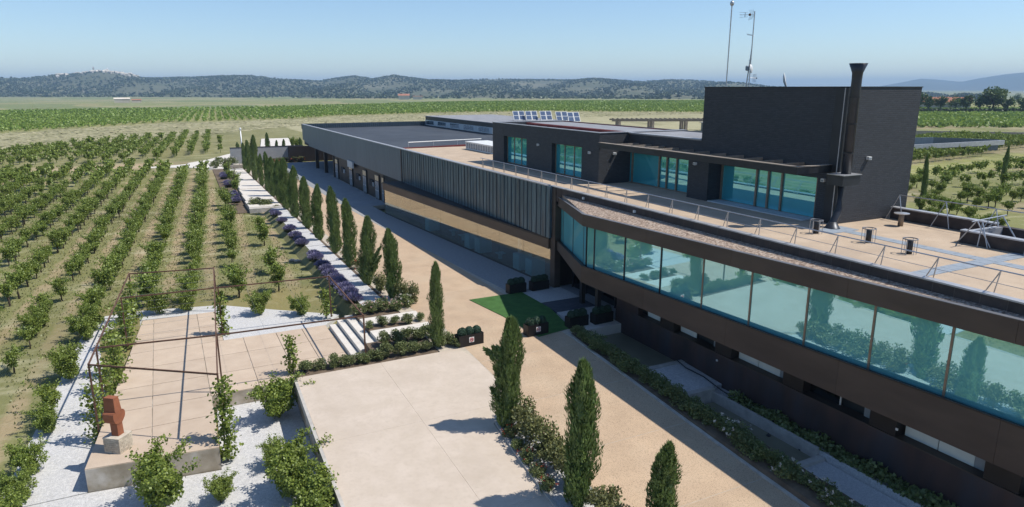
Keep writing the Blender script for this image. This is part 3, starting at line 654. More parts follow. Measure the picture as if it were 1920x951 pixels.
fslab([(-16.74, -12.606), (-12.9, -12.606), (-12.9, -18.6), (-16.9, -18.6)])
fslab([(-12.894, -12.606), (-9.25, -12.606), (-10.0, -13.25), (-10.5, -13.9), (-10.9, -18.6), (-12.894, -18.6)])
fslab([(-16.9, -18.606), (-12.9, -18.606), (-12.9, -25), (-16.95, -25)]); fslab([(-12.894, -18.606), (-10.9, -18.606), (-11.2, -25), (-12.894, -25)])
fslab([(-16.95, -25.006), (-11.2, -25.006), (-11.2, -40), (-16.95, -40)])
# thin kerb on the forecourt's outer wall
k = MB()
for a, b in (((-16.62, -7.0), (-16.75, -12)), ((-16.75, -12), (-16.95, -25))):
    k.wall(a, b, zg(a[1]) - .3, zg(a[1]) + .05, zg(b[1]) - .3, zg(b[1]) + .05, .12)
struct('kerb', k, 'kerb')
k = MB(); pts = [(-9.2, -12.75), (-10.05, -13.3), (-10.45, -13.85), (-10.72, -16), (-10.95, -19.2), (-11.2, -25)]
for a, b in zip(pts[:-1], pts[1:]): k.wall(a, b, zg(a[1]) - .3, zg(a[1]) + .09, zg(b[1]) - .3, zg(b[1]) + .09, -.1)
struct('kerb', k, 'kerb')
# planting bed between forecourt and road
struct('planting_bed', MB().prism([(-9.4, -13.2), (-9.95, -13.45), (-10.38, -13.95), (-10.85, -19.2), (-11.1, -25), (-9.32, -25), (-9.32, -13.2)], lambda x, y: zg(y) - .8, lambda x, y: zg(y) + .02), 'gravel')
struct('planting_bed', MB().prism([(-9.32, -25.02), (-11.1, -25.02), (-11.1, -40), (-9.32, -40)], lambda x, y: zg(y) - .8, lambda x, y: zg(y) + .02), 'gravel')

# steps and terraces between the patio and the road
ZP = -.75
for (y0, y1) in ((.55, -.95), (-2.1, -3.0), (-4.45, -6.85)):
    struct('planting_bed', MB().prism([(-12.3, y0), (-9.2, y0), (-9.2, y1), (-12.3, y1)] if y1 > -4 else [(-16.55, -5.9), (-12.9, -5.9), (-12.9, y0), (-9.2, y0), (-9.2, y1), (-16.55, y1)], -1.6, lambda x, y: -.04 + (zg(y) if y < -4 else 0) if x > -13.3 else -.22), 'soil')
for (y0, y1) in ((-.97, -2.08), (-3.02, -4.43)):
    struct('terrace_pad', MB().prism([(-12.3, y0), (-9.17, y0), (-9.17, y1), (-12.3, y1)], -1.6, .012), 'white_conc')
st = struct('steps', MB().prism([(-13.75, .5), (-12.32, .5), (-12.32, -4.4), (-13.75, -4.4)], -1.6, -.78), 'wallconc')
for i, (x0, x1) in enumerate(((-13.62, -13.24), (-13.20, -12.82), (-12.78, -12.32))):
    MB().bbox(x0, x1, -4.4, .5, -1.0, ZP + .19 * (i + 1), .015).build('step', 'white_conc', st)
    MB().box(x1 - .005, x1 + .042, -4.38, .48, -1.0, ZP + .19 * (i + 1) - .05).build('step_gap', 'dark_joint', st)

# patio with its tiles
patio = struct('patio', MB().prism([(-24.25, -10.1), (-20.0, -10.55), (-19.95, -5.75), (-16.35, -5.75), (-13.7, -5.75), (-13.7, 1.1), (-18.95, 1.1), (-18.95, 6.3), (-22.75, 6.6)], -2.3, ZP - .03), 'wallconc')
def clipx(y):                                # left edge of the patio
    return -24.25 + (y + 10.1) / 16.7 * 1.5
yl = [-10.3, -7.7, -5.75, -3.4, -1.1, 1.1, 3.7, 6.4]; xl = [-24.3, -22.2, -19.98, -18.0, -16.35, -15.0, -13.7]
for j in range(len(yl) - 1):
    for i in range(len(xl) - 1):
        y0, y1 = yl[j], yl[j + 1]; x0, x1 = xl[i], xl[i + 1]
        if y1 <= -5.7 and x0 > -20.1: continue
        if y0 >= 1.05 and x0 > -19.0: continue
        if y0 >= 1.05: x1 = min(x1, -18.95)
        if x1 - x0 < .1: continue
        g_ = .018; a0 = max(x0, clipx(y0)) if i == 0 else x0; a1 = max(x0, clipx(y1)) if i == 0 else x0
        yb = y0
        if j == 0: yb0 = -10.1 - (a0 + 24.25) * .106; yb1 = -10.1 - (x1 + 24.25) * .106
        else: yb0 = yb1 = y0
        MB().prism([(a0 + g_, yb0 + g_), (x1 - g_, yb1 + g_), (x1 - g_, y1 - g_), (a1 + g_, y1 - g_)], ZP - .12, ZP).build('paving_tile', 'patio', patio)
# white gravel round the patio (lower terrace)
gz = lambda x, y: T(x, y) + .06
def gsheet(name, poly, zt, m, zb=None): return struct(name, MB().prism(poly, (lambda x, y: zt(x, y) - .5), zt), m)
gsheet('gravel_bed', [(-27.2, -16), (-16.86, -16), (-16.6, -5.8), (-19.8, -5.8), (-20.0, -10.6), (-24.3, -10.15), (-26.9, -10.15)], gz, 'gravel')
gsheet('gravel_bed', [(-26.9, -10.1), (-24.28, -10.1), (-22.8, 6.6), (-22.9, 8.6), (-25.4, 8.4), (-25.6, 5)], lambda x, y: T(x, min(y, 5)) + .06 if y < 5 else -.80, 'gravel')
gsheet('gravel_bed', [(-22.85, 6.62), (-18.97, 6.35), (-18.93, 1.12), (-13.7, 1.12), (-12.6, 2.6), (-15.8, 5.2), (-18.6, 7.6), (-22.85, 8.55)], lambda x, y: -.765, 'gravel')
# white gravel strip beside the cypress row, banked down to the vineyard
def bank(y0, y1, x0=-11.5, m='gravel', n=6, name='gravel_bed'):
    b = MB(); b2 = MB()
    for i in range(n):
        a, c = y0 + (y1 - y0) * i / n, y0 + (y1 - y0) * (i + 1) / n
        b.prism([(x0, a + .06), (-10.2, a + .06), (-10.2, c - .06), (x0, c - .06)], -1.2, lambda x, y: .0 if x > -11 else -.03)
        b2.prism([(x0 - .75, a - .0), (x0, a - .0), (x0, c), (x0 - .75, c)], -1.4, lambda x, y: -.03 if x >= x0 - .01 else T(x, y) + .01)
    struct(name, b, m); struct('grass_bank', b2, 'bankgrass')
bank(1.3, 37.5, -11.55, 'gravel', 13)
struct('planting_bed', MB().prism([(-10.18, .6), (-9.22, .6), (-9.22, 38), (-10.18, 38)], -1.2, -.015), 'soil')
struct('planting_bed', MB().prism([(-10.2, 38.02), (-9.22, 38.02), (-9.22, 80), (-10.2, 80)], -1.2, -.015), 'soil')
struct('planting_bed', MB().prism([(-15.3, 38.5), (-13.3, 38.5), (-12.2, 79), (-14.4, 79)], -1.2, lambda x, y: T(x, y) + .08), 'soil')
stp = struct('stepped_path', MB().prism([(-13.5, 38.2), (-10.22, 38.2), (-10.22, 77), (-12.3, 77)], -1.2, -.06), 'kerb')
for i in range(8):
    y0 = 39.0 + i * 4.75; xa = -13.45 + (y0 - 39) * .035
    MB().bbox(xa, -10.25, y0, y0 + 4.3, -.5, .02 + .02 * (i % 2), .03).build('path_slab', 'white_conc', stp)
# curved pale path, far terrace pad, low stone wall
def ribbon(pts, wds, zt, th=.3):
    b = MB(); L = []; Rr = []
    for i, p in enumerate(pts):
        q = Vector(pts[min(i + 1, len(pts) - 1)]) - Vector(pts[max(i - 1, 0)]); q.normalize(); nrm = Vector((-q.y, q.x)); L.append(Vector(p) + nrm * wds[i]); Rr.append(Vector(p) - nrm * wds[i])
    for i in range(len(pts) - 1):
        b.prism([tuple(L[i]), tuple(Rr[i]), tuple(Rr[i + 1]), tuple(L[i + 1])], lambda x, y: zt(x, y) - th, zt)
    return b
struct('garden_path', ribbon([(-24, 84.5), (-20, 84.5), (-16.5, 84), (-13.8, 86), (-11.5, 92), (-9.4, 100), (-6, 107), (-2, 113)], [.6, 1.5, 3.4, 4.4, 2.8, 1.6, 1.3, 1.1], lambda x, y: T(x, y) + .09), 'white_conc')
struct('garden_path', MB().prism([(-16, 78), (-10.2, 77.2), (-10.2, 78.9), (-15.5, 82)], -.6, .03), 'white_conc')
struct('terrace_pad', MB().prism([(-3.4, 111), (3.6, 111), (6.4, 138), (.2, 138)], -.5, .25), 'white_conc')
sw = thing('stone_wall', 'low dry-stone wall at the head of the stepped path', 'wall', (0, 0, 0))
for i in range(9):
    for r_ in range(3):
        a = -12.2 + i * .23 + .1 * (r_ % 2); MB().bbox(a, a + .215, 76.75 + R.uniform(-.03, .03), 77.15, r_ * .19 - (.05 if r_ == 0 else 0), r_ * .19 + .185, .03).build('stone', 'stone', sw)

# ------------------------------------------------------------------ entrance mats, planting strip and ponds on the building side
tag(MB().prism([(-5.73, -.5), (-2.3, -.5), (-2.31, -4.0), (-5.27, -4.0)], -.03, .03).prism([(-5.27, -4.0), (-2.31, -4.0), (-2.75, -6.9), (-4.85, -7.25)], lambda x, y: zg(y) - .03, lambda x, y: zg(y) + .03).build('turf_carpet', 'carpet'), 'green artificial turf carpet laid before the entrance', 'carpet')
tag(MB().box(-2.28, .35, -2.88, -.62, -.2, .022).build('pebble_panel', 'mat_light'), 'pale pebble panel in the ground beside the slate mat', 'paving panel')
tag(MB().prism([(-2.28, -4.68), (.3, -4.68), (.3, -2.9), (-2.28, -2.9)], -.2, lambda x, y: zg(y) + .02).build('slate_panel', 'mat_dark'), 'dark slate blue mat leading to the entrance doors', 'mat')
tag(MB().prism([(-2.3, -6.2), (.3, -6.2), (.3, -4.7), (-2.3, -4.7)], -.4, lambda x, y: zg(y) + .02).build('pebble_panel', 'mat_light'), 'pale pebble panel partly behind two dark planters', 'paving panel')
struct('pavement', MB().prism([(-3.0, -.2), (2.8, -.2), (2.8, -7.2), (-3.0, -7.4)], -.6, lambda x, y: zg(y) - .01), 'pavegrey')
struct('pavement', MB().prism([(-2.4, -6.22), (0, -6.22), (0, -7.5), (-2.75, -7.5)], -.8, lambda x, y: zg(y) + .03), 'white_conc')
k = MB(); pts = [(-3.3, -7.45), (-3.42, -9.5), (-3.5, -12.7), (-3.62, -16), (-3.72, -20.6), (-3.76, -26), (-3.8, -34)]
for a, b in zip(pts[:-1], pts[1:]): k.wall(a, b, zg(a[1]) - .4, zg(a[1]) + .06, zg(b[1]) - .4, zg(b[1]) + .06, -.12)
struct('kerb', k, 'kerb')
bedz = lambda x, y: zg(y) + .02
struct('planting_bed', MB().prism([(-3.3, -7.5), (-2.3, -7.5), (-2.3, -34), (-3.7, -34), (-3.62, -20.6), (-3.4, -12.7)], -2.2, lambda x, y: zg(y) + .01), 'soil')
def pond(y0, y1, z):
    struct('water', MB().box(-2.28, -.02, y1, y0, z - .5, z), 'pond')
pond(-7.55, -12.3, -.62); pond(-15.4, -20.6, -1.05)
struct('gravel_bed', MB().prism([(-2.28, -12.6), (-.02, -12.6), (-.02, -15.0), (-2.28, -15.0)], -2, lambda x, y: zg(y) - .003), 'gravel')
struct('gravel_bed', MB().prism([(-2.28, -20.9), (-.7, -20.9), (-.7, -24.6), (-2.28, -24.6)], -2, lambda x, y: -1.0), 'gravel')
struct('gravel_bed', MB().prism([(-.65, -15.0), (-.02, -15.0), (-.02, -34), (-.65, -34)], -2, lambda x, y: -.72), 'gravel')
struct('kerb', MB().box(-2.28, -.02, -12.6, -12.32, -1.6, -.40).box(-2.28, -.66, -15.28, -15.0, -1.6, -.5).box(-.82, -.66, -20.6, -15.28, -1.6, -.62).box(-2.28, -.66, -20.9, -20.62, -1.6, -.9).box(-2.28, -.66, -24.9, -24.6, -1.6, -.92), 'kerb')
for (x, y, z) in ((-1.15, -17.2, -1.05), (-1.0, -18.6, -1.05), (-.75, -19.9, -1.05), (-1.5, -7.8, -.62)):
    o = MB().lathe([(.08, 0), (.09, .03), (.06, .06), (.03, .09), (.015, .12)], 0, 0, 10).build('pond_light', 'blackmetal'); o.location = (x, y, z)  # small pond lights, modelled as unlit dark cones
    tag(o, 'small dark light fitting standing in the murky pond', 'light fitting', 'small lights in the ponds')
hose = MB().tube([(-.35, -12.4, -.33), (-.5, -13.2, -.38), (-.35, -14.2, -.45), (-.55, -15.6, -.52), (-.45, -17.5, -.62), (-.6, -19.2, -.66)], .025, 6)
tag(hose.build('garden_hose', 'ink'), 'thin dark hose trailing along the foot of the wall', 'hose')

# ------------------------------------------------------------------ the metal-clad hall
hall = thing('hall_building', 'long low hall clad in blue-grey zinc panels with flat dark roof', 'building', (0, 0, 0))
MB().box(.02, 34, 30, 81, 3.0, 5.55).build('roof_body', 'membrane', hall)
MB().box(.06, 34, 0.3, 30, 3.0, 6.0).build('roof_body', 'membrane', hall)
MB().box(.02, 34, 36, 59.5, -.3, 3.0).build('ground_floor_wall', 'dkbrown', hall)
MB().box(7, 34, 59.5, 81, -.3, 3.0).build('porch_back_wall', 'dkbrown', hall)
MB().box(3.6, 34, .0, 36, -.3, 3.0).build('showroom_back_wall', 'inner', hall)
MB().box(-.02, 3.6, 0.05, 36, -.3, .0).build('showroom_floor', 'innerfloor', hall)
MB().box(.0, 3.6, 29.9, 36, 0, 3.0).build('end_wall', 'inner', hall)
# cladding panels: near half narrow standing seams, far half wide smooth sheets
yy = -.15; i = 0
while yy < 28.6:
    wd = .60 if i % 5 else .48
    a, b = yy, min(yy + wd, 28.7)
    MB().box(-.21 - .012 * (i % 2), -.02, a + .012, b - .012, 3.07, 6.24).build('cladding_panel', 'zinc', hall)
    MB().box(-.245, -.2, b - .02, b + .02, 3.07, 6.24).build('seam', 'seam', hall); yy = b; i += 1
    if yy > 28.6: break
yy = 28.75; i = 0
while yy < 80.5:
    b = min(yy + 4.3, 80.9)
    if yy < 73: MB().box(-.22, -.02, yy + .008, b - .008, 3.07, 6.24).build('cladding_panel', 'zinc_far', hall)
    else: MB().add([(-.22, yy, 3.07 + max(0, yy - 73.5) * .1), (-.22, b, 3.07 + max(0, b - 73.5) * .1), (-.22, b, 6.24), (-.22, yy, 6.24), (-.02, yy, 3.07 + max(0, yy - 73.5) * .1), (-.02, b, 3.07 + max(0, b - 73.5) * .1), (-.02, b, 6.24), (-.02, yy, 6.24)],
                   [(0, 3, 2, 1), (4, 5, 6, 7), (0, 1, 5, 4), (2, 3, 7, 6), (0, 4, 7, 3), (1, 2, 6, 5)]).build('cladding_panel', 'zinc_far', hall)
    yy = b
MB().box(-.28, -.02, 28.62, 28.8, 3.05, 6.25).build('trim', 'bronze', hall)
MB().box(-.27, .08, .25, 81, 6.245, 6.31).build('coping', 'coping', hall)
MB().box(-.02, .10, 30, 80.9, 5.5, 6.24).build('parapet_inner', 'zinc_far', hall)
MB().box(-.27, 34, 80.9, 81.1, 5.5, 6.31).build('end_parapet', 'seam', hall)
for i in range(60): MB().box(.3 + i * .36, .34 + i * .36, 80.84, 80.9, 5.56, 6.24).build('parapet_rib', 'zinc_far', hall)
for y in (71.6, 65.3): MB().box(-.15, .3, y - .2, y + .2, -.2, 3.05).build('column', 'dkbrown', hall)
MB().box(-.12, .25, 59.35, 59.75, -.2, 3.05).build('column', 'dkbrown', hall)
MB().box(0.02, 34, 59.6, 81, 3.0, 3.06).build('porch_soffit', 'dkbrown', hall)
# doors in the dark wall
for y in (57.8, 50.0, 43.4, 38.2, 35.95):
    wd = 1.5 if y != 35.95 else .8
    d = MB().box(-.10, .02, y - wd / 2, y + wd / 2, 0, 2.75).build('door', 'blackmetal', hall)
    n = 2 if wd > 1 else 1
    for j in range(n):
        a = y - wd / 2 + .08 + j * (wd - .08) / n; b = a + (wd - .08) / n - .08
        MB().box(-.125, -.10, a, b, .1, 1.98).build('pane', 'frost', d); MB().box(-.125, -.10, a, b, 2.08, 2.62).build('transom', 'transom_lit', d)
        MB().box(-.14, -.125, a + .1, b - .1, .95, 1.0).build('rail', 'whitepaint', d)
for y in (54.6, 46.8, 40.8): MB().box(-.14, -.0, y - .9, y + .5, 1.2, 1.9).build('window', 'ink', hall); MB().box(-.16, -.0, y - 1.25, y - 1.0, 1.25, 1.7).build('wall_box', 'greypanel', hall)
MB().box(-.42, -.24, 47.6, 50.2, 2.45, 3.25).build('sign_board', 'greypanel', hall)
# raised roof light
MB().box(21.1, 34, 53, 81.0, 5.5, 7.15).build('roof_monitor', 'blackmetal', hall)
MB().box(21.0, 21.1, 53, 80.8, 5.65, 6.55).build('monitor_panel', 'greypanel', hall)
MB().box(20.9, 34.1, 52.9, 81.05, 7.15, 7.24).build('monitor_roof', 'greyroof', hall)
for g_ in range(5):
    y0 = 54.2 + g_ * 5.6
    for j in range(5): MB().box(20.96, 21.0, y0 + j * .74, y0 + j * .74 + .64, 5.85, 6.45).build('window', 'clerglass', hall)
# glazed showroom front, skewed out from the hall
ga, gb = Vector((-1.85, 29.3)), Vector((0.0, 0.0)); gd = (gb - ga); GL = gd.length; gdn = gd / GL
front = thing('showroom_front', 'slanting glass showroom front under a brown steel fascia', 'glass front')
ppt = lambda s: (ga + gdn * s).to_tuple()
fe = MB().prism([(-2.0, 29.5), (-.15, 0.02), (-.02, .02), (-.02, 29.5)], 2.95, 3.06).build('flat_roof', 'dkbrown', front)
npn = 9
for i in range(npn):
    a = GL * i / npn + .01; b = GL * (i + 1) / npn - .01
    MB().wall(ppt(a), ppt(b), .05, 2.31, .05, 2.31, -.02).build('glass_pane', 'g_front', front)
MB().wall((-2.0, 29.48), (-.16, 0.05), 2.36, 2.95, 2.36, 2.95, -.12).build('fascia', 'brownfascia', front)
MB().wall((-1.9, 29.3), (-.04, 0.05), 2.31, 2.35, 2.31, 2.35, -.08).build('head_trim', 'whitepaint', front)
MB().wall((-1.92, 29.3), (-.07, 0.05), 0, .05, 0, .05, -.14).build('sill', 'dkbrown', front)
MB().wall((-.0, 29.32), (-1.85, 29.32), .05, 2.9, .05, 2.9, .03).build('glass_pane', 'g_front', front)
MB().prism([(-1.85, 29.3), (0.05, 0.1), (3.5, .1), (3.5, 29.3)], 2.40, 2.44).build('ceiling', 'inner', front)
for i, y in enumerate((19.5, 11.9, 10.2, 4.5, 2.9)):
    x = -1.85 * y / 29.3 + .16
    tag(MB().bbox(x, x + 1.0, y - .45, y + .45, 0, 1.05, .02).build('display_counter', 'tealpanel'), 'teal display counter standing behind the showroom glass', 'counter', 'teal counters inside the showroom')
tag(MB().box(.15, .32, 4.55, 4.75, 0, 2.4).build('white_post', 'whitepaint'), 'white post standing just inside the showroom glass', 'post')
for y in (14.5, 7.6, 16.6): tag(MB().box(-.1, .5, y - .3, y + .3, .40, .46).box(.1, .3, y - .1, y + .1, 0, .40).build('low_table', 'tealpanel'), 'low teal table on the showroom floor', 'table', 'low tables inside the showroom')

# ------------------------------------------------------------------ the wing with the teal ribbon window
P0, P1, P2 = Vector((.35, .23)), Vector((-1.76, -6.21)), Vector((-.5, -26.19)); dW = (P2 - P1).normalized(); P3 = P1 + dW * 27
wing = thing('window_wing', 'bronze steel wing with a long band of teal glass on its upper floor', 'building')
def lerpz(s, a, b): return a + (b - a) * s / 20.02
def seg_wall(name, a, b, zb, zt, m, th, off=0., jit=0.):
    """upright band on plan segment a-b; zb/zt = (start,end)"""
    d = (b - a).normalized(); n = Vector((d.y, -d.x))   # outward is -x side for these runs
    a2, b2 = a + n * (off + R.uniform(-jit, jit)), b + n * (off + R.uniform(-jit, jit))
    return MB().wall(a2.to_tuple(), b2.to_tuple(), zb[0], zt[0], zb[1], zt[1], th).build(name, m, wing)
LEN = 27.0
zt = lambda s: lerpz(s, 5.67, 5.90); zgt = lambda s: lerpz(s, 5.07, 5.22); zgb = lambda s: lerpz(s, 2.91, 2.93); zsb = lambda s: lerpz(s, 2.05, 1.58)
cuts = [0, 4.9, 9.9, 14.9, 19.9, 24.0, LEN]
for a, b in zip(cuts[:-1], cuts[1:]):
    pa, pb = P1 + dW * (a + .004), P1 + dW * (b - .004)
    seg_wall('upper_fascia', pa, pb, (zgt(a), zgt(b)), (zt(a), zt(b)), 'bronze', -.16)
    seg_wall('lower_fascia', pa, pb, (zsb(a), zsb(b)), (zgb(a), zgb(b)), 'bronze', -.16)
    seg_wall('fascia_edge', pa, pb, (zt(a), zt(b)), (zt(a) + .02, zt(b) + .02), 'edge', -.18, .01)
    seg_wall('sill_edge', pa, pb, (zgb(a), zgb(b)), (zgb(a) + .05, zgb(b) + .05), 'dkbrown', -.07, .012)
ch = (P1 - P0).normalized(); CL = (P1 - P0).length
seg_wall('upper_fascia', P0, P1, (5.14, 5.07), (5.67, 5.67), 'bronze', -.16)
seg_wall('lower_fascia', P0, P1, (2.46, 2.05), (2.95, 2.91), 'bronze', -.16)
seg_wall('fascia_edge', P0, P1, (5.67, 5.67), (5.69, 5.69), 'edge', -.18, .01)
seg_wall('sill_edge', P0, P1, (2.95, 2.91), (3.0, 2.96), 'dkbrown', -.07, .012)
# glass set back from the fascia with a pebble ledge in front of it
GO = -.26
mull = [.75, 3.17, 5.70, 8.27, 10.79, 13.30, 15.79, 18.21, 20.7, 23.2, 25.7]
e = [.12] + mull + [LEN]
for a, b in zip(e[:-1], e[1:]):
    seg_wall('glass_pane', P1 + dW * (a + .03), P1 + dW * (b - .03), (zgb(a) - .02, zgb(b) - .02), (zgt(a) + .02, zgt(b) + .02), 'g_ribbon', -.02, GO, .008)
for i, s in enumerate(mull):
    seg_wall('mullion', P1 + dW * (s - .035), P1 + dW * (s + .035), (zgb(s) - .03,) * 2, (zgt(s) + .03,) * 2, 'blackmetal' if i < 3 else 'brass', -.06, GO + .03)
ce = [.35, 1.4, 3.85, 6.2, CL - .06]
for a, b in zip(ce[:-1], ce[1:]):
    seg_wall('glass_pane', P0 + ch * (a + .015), P0 + ch * (b - .015), (2.9, 2.9), (5.16, 5.16), 'g_ribbon', -.02, GO, .008)
    seg_wall('mullion', P0 + ch * (b - .03), P0 + ch * (b + .02), (2.9, 2.9), (5.16, 5.16), 'blackmetal', -.05, GO + .02)
nin = lambda v, o: (v + Vector((1, 0)) * o)
MB().prism([(P0.x + .1, P0.y - .1), (P1.x + .16, P1.y + .02), ((P1 + dW * LEN).x + .16, (P1 + dW * LEN).y), (4, (P1 + dW * LEN).y), (4, .15)], lambda x, y: 2.6, lambda x, y: 2.88).build('floor_slab', 'dkbrown', wing)
MB().prism([(P0.x + .1, P0.y - .1), (P1.x + .16, P1.y + .02), ((P1 + dW * LEN).x + .16, (P1 + dW * LEN).y), (.02, (P1 + dW * LEN).y), (.02, .15)], lambda x, y: 5.24, lambda x, y: (5.93 if x > -.05 else 5.66 + max(0, -6.21 - y) * .0115)).build('gravel_roof', 'roofgravel', wing)
MB().box(2.6, 2.7, -33, .1, 2.88, 5.5).build('inner_wall', 'inner', wing)
MB().box(.02, 12, -33, .1, 5.24, 6.1).build('roof_body', 'dkbrown', wing)
# soffit under the ribbon and the wall below it
soff = MB(); 
S0, S1, S2 = P0 + Vector((.1, -.1)), P1 + Vector((.1, 0)), P1 + dW * LEN + Vector((.1, 0))
soff.add([(S0.x, S0.y, 2.47), (S1.x, S1.y, 2.07), (S2.x, S2.y, zsb(LEN) + .02), (.6, S2.y, zsb(LEN) + .02), (.6, S0.y, 2.47)], [(0, 1, 2, 3, 4)]).build('soffit', 'bronze', wing)
MB().box(0, .35, -33, -7.0, -2, .72).build('plinth_wall', 'rustwall', wing)
MB().box(0.02, 2.7, -7.3, -7.0, .72, 2.5).build('pier', 'rustwall', wing)
MB().box(.0, .3, -8.9, -7.31, .72, 2.4).build('pier', 'rustwall', wing)
MB().box(.6, .7, -33, -7.31, .6, 2.6).build('slot_back', 'inner', wing)
for i in range(6):
    y0 = -10.64 - 3.745 * i
    MB().box(.03, .6, y0 - .97, y0, .72, 2.4).build('cube_pier', 'dkbrown', wing)
    if i != 2: 
        for j in range(2 if i else 1):
            a = y0 - 1.06 - j * 1.12; MB().box(.40, .43, a - 1.09, a, .75, 1.95).build('blind_panel', 'blind', wing)
    else: MB().box(.40, .42, y0 - 2.3, y0 - 1.0, .75, 1.95).build('window_pane', 'g_door', wing); MB().box(.38, .43, y0 - 2.34, y0 - 2.30, .75, 1.95).build('window_frame', 'whitepaint', wing)
    MB().box(.40, .43, y0 - 3.6, y0 - 3.28, .75, 1.95).build('window_pane', 'frost', wing)
MB().box(.40, .43, -10.15, -9.2, .75, 1.95).build('blind_panel', 'blind', wing)
MB().box(-.015, .5, -33, -7.0, .705, .735).build('sill', 'bronze', wing)
MB().box(-.03, .0, -7.02, -7.0, -1, .7).build('edge_trim', 'dkbrown', wing)
for (y, z) in ((-14.6, .36), (-22.9, 1.0)): MB().box(-.03, 0, y - .04, y + .04, z, z + .08).build('wall_lamp', 'whitepaint', wing)
# entrance recess
MB().box(-.05, .35, -.55, .0, -.2, 6.15).build('corner_post', 'bronze', wing)
MB().box(2.7, 2.8, -7.0, -.1, -.3, 2.6).build('entrance_back', 'dkbrown', wing)
MB().box(.35, 2.7, -.3, -.1, -.3, 2.6).build('entrance_side', 'dkbrown', wing)
for i, y in enumerate((-.8, -2.3, -3.8, -5.3)):
    d = MB().box(1.15, 1.2, y - 1.45, y, .0 if i < 3 else -.1, 2.5).build('entrance_door', 'g_door', wing)
    MB().box(1.1, 1.22, y - .05, y + .05, -.1, 2.5).build('door_frame', 'blackmetal', d); MB().box(1.05, 1.1, y - .75, y - .72, .8, 1.5).build('handle', 'brass', d)
for x, y in ((-.15, -3.9), (-.9, -6.6)): MB().box(x - .12, x + .12, y - .12, y + .12, -.4, 2.3).build('column', 'blackmetal', wing)
# terrace parapet blocks and coping
yy = .2; i = 0
while yy > -33:
    b = yy - (.74 if i % 3 else .66); MB().box(.0, .2, b + .014, yy - .014, 5.4, 6.22).build('parapet_block', 'parapet', wing); yy = b; i += 1
MB().box(.008, .19, -33, .2, 5.4, 6.2).build('parapet_core', 'blackjoint', wing)
MB().box(-.03, .26, -33, .25, 6.22, 6.27).build('coping', 'coping', wing)
for (y) in (-3.6, -8.3): o = MB().box(-.1, .0, y - .06, y + .06, 5.95, 6.08).build('parapet_lamp', 'whitepaint', wing)
# roof terrace
ter = thing('roof_terrace', 'tan gravel-paved roof terrace behind the low dark parapet', 'terrace')
MB().box(.26, 8.9, -20.0, 30.0, 5.9, 6.16).build('deck', 'terrace', ter)
MB().box(.26, 6.6, -33, -20.0, 5.9, 6.16).build('deck', 'terrace', ter)
MB().box(8.9, 9.15, -20.2, -15.7, 5.6, 6.66).build('rear_parapet', 'parapet', ter); MB().box(8.86, 9.19, -20.2, -15.7, 6.66, 6.71).build('rear_coping', 'coping', ter)
MB().box(6.6, 6.85, -33, -20.2, 5.6, 6.62).build('rear_parapet', 'parapet', ter); MB().box(6.56, 6.89, -33, -20.2, 6.62, 6.67).build('rear_coping', 'coping', ter)
MB().box(6.86, 8.9, -20.5, -20.2, 5.6, 6.60).build('rear_parapet', 'greyroof', ter); MB().box(6.85, 9.15, -21.6, -20.52, 5.6, 6.2).build('well_floor', 'greyroof', ter)
MB().box(8.92, 9.17, -21.6, -20.22, 5.6, 6.6).build('rear_parapet', 'parapet', ter)
yy = -15.9
while yy > -26: MB().box(4.25, 4.8, yy - .58, yy, 6.1, 6.172).build('deck_tile', 'terrstrip', ter); yy -= .6
xx = .35
while xx < 6.4: MB().box(xx, min(xx + .58, 6.55), -22.75, -22.2, 6.1, 6.176).build('deck_tile', 'terrstrip', ter); xx += .6
MB().box(3.6, 5.2, -16.9, -16.0, 6.1, 6.18).build('deck_tile', 'terrstrip', ter)
# railing of inverted-V struts
rail = thing('terrace_railing', 'slim steel railing on inverted-V struts along the terrace edge', 'railing')
y = 10.8
ap = []
while y > -31: ap.append(y); y -= 1.79
for y in ap:
    MB().tube([(.33, y, 6.92), (.50, y + .42, 6.17)], .019, 6).tube([(.33, y, 6.92), (.48, y + .17, 6.17)], .019, 6).build('strut', 'steel', rail)
MB().tube([(.33, 11.2, 6.93), (.33, -32, 6.93)], .022, 6).build('top_rail', 'steel', rail)
MB().tube([(.43, 11.2, 6.52), (.43, -32, 6.52)], .010, 5).build('mid_rail', 'steel', rail)
rail2 = thing('rear_railing', 'dark steel railing on the far edge of the terrace beside the tower', 'railing')
for y in (-16.1, -18.2, -20.2): MB().tube([(8.8, y, 7.3), (8.6, y + .4, 6.17)], .02, 6).tube([(8.8, y, 7.3), (8.75, y - .3, 6.17)], .02, 6).build('strut', 'steel', rail2)
MB().tube([(8.8, -16.1, 7.3), (8.8, -24, 7.3)], .02, 6).build('top_rail', 'steel', rail2)
for y in (-21.0, -22.6, -24.2): MB().tube([(6.5, y, 7.1), (6.4, y, 6.17)], .02, 6).tube([(6.5, y, 7.1), (6.42, y - .35, 6.17)], .02, 6).build('strut', 'steel', rail2)
tf = thing('access_frame', 'white tubular steel frame standing over the stair hatch', 'frame')
for a, b in (((6.0, -20.9, 7.15), (8.6, -20.7, 7.15)), ((6.4, -20.85, 7.15), (6.5, -20.2, 6.17)), ((6.4, -20.85, 7.15), (6.5, -21.4, 6.2)), ((8.3, -20.72, 7.15), (8.3, -20.25, 6.6)), ((8.3, -20.72, 7.15), (8.5, -21.3, 6.2)), ((6.45, -20.5, 6.66), (8.4, -20.5, 6.66))):
    MB().tube([a, b], .024, 8).build('tube', 'steel', tf)
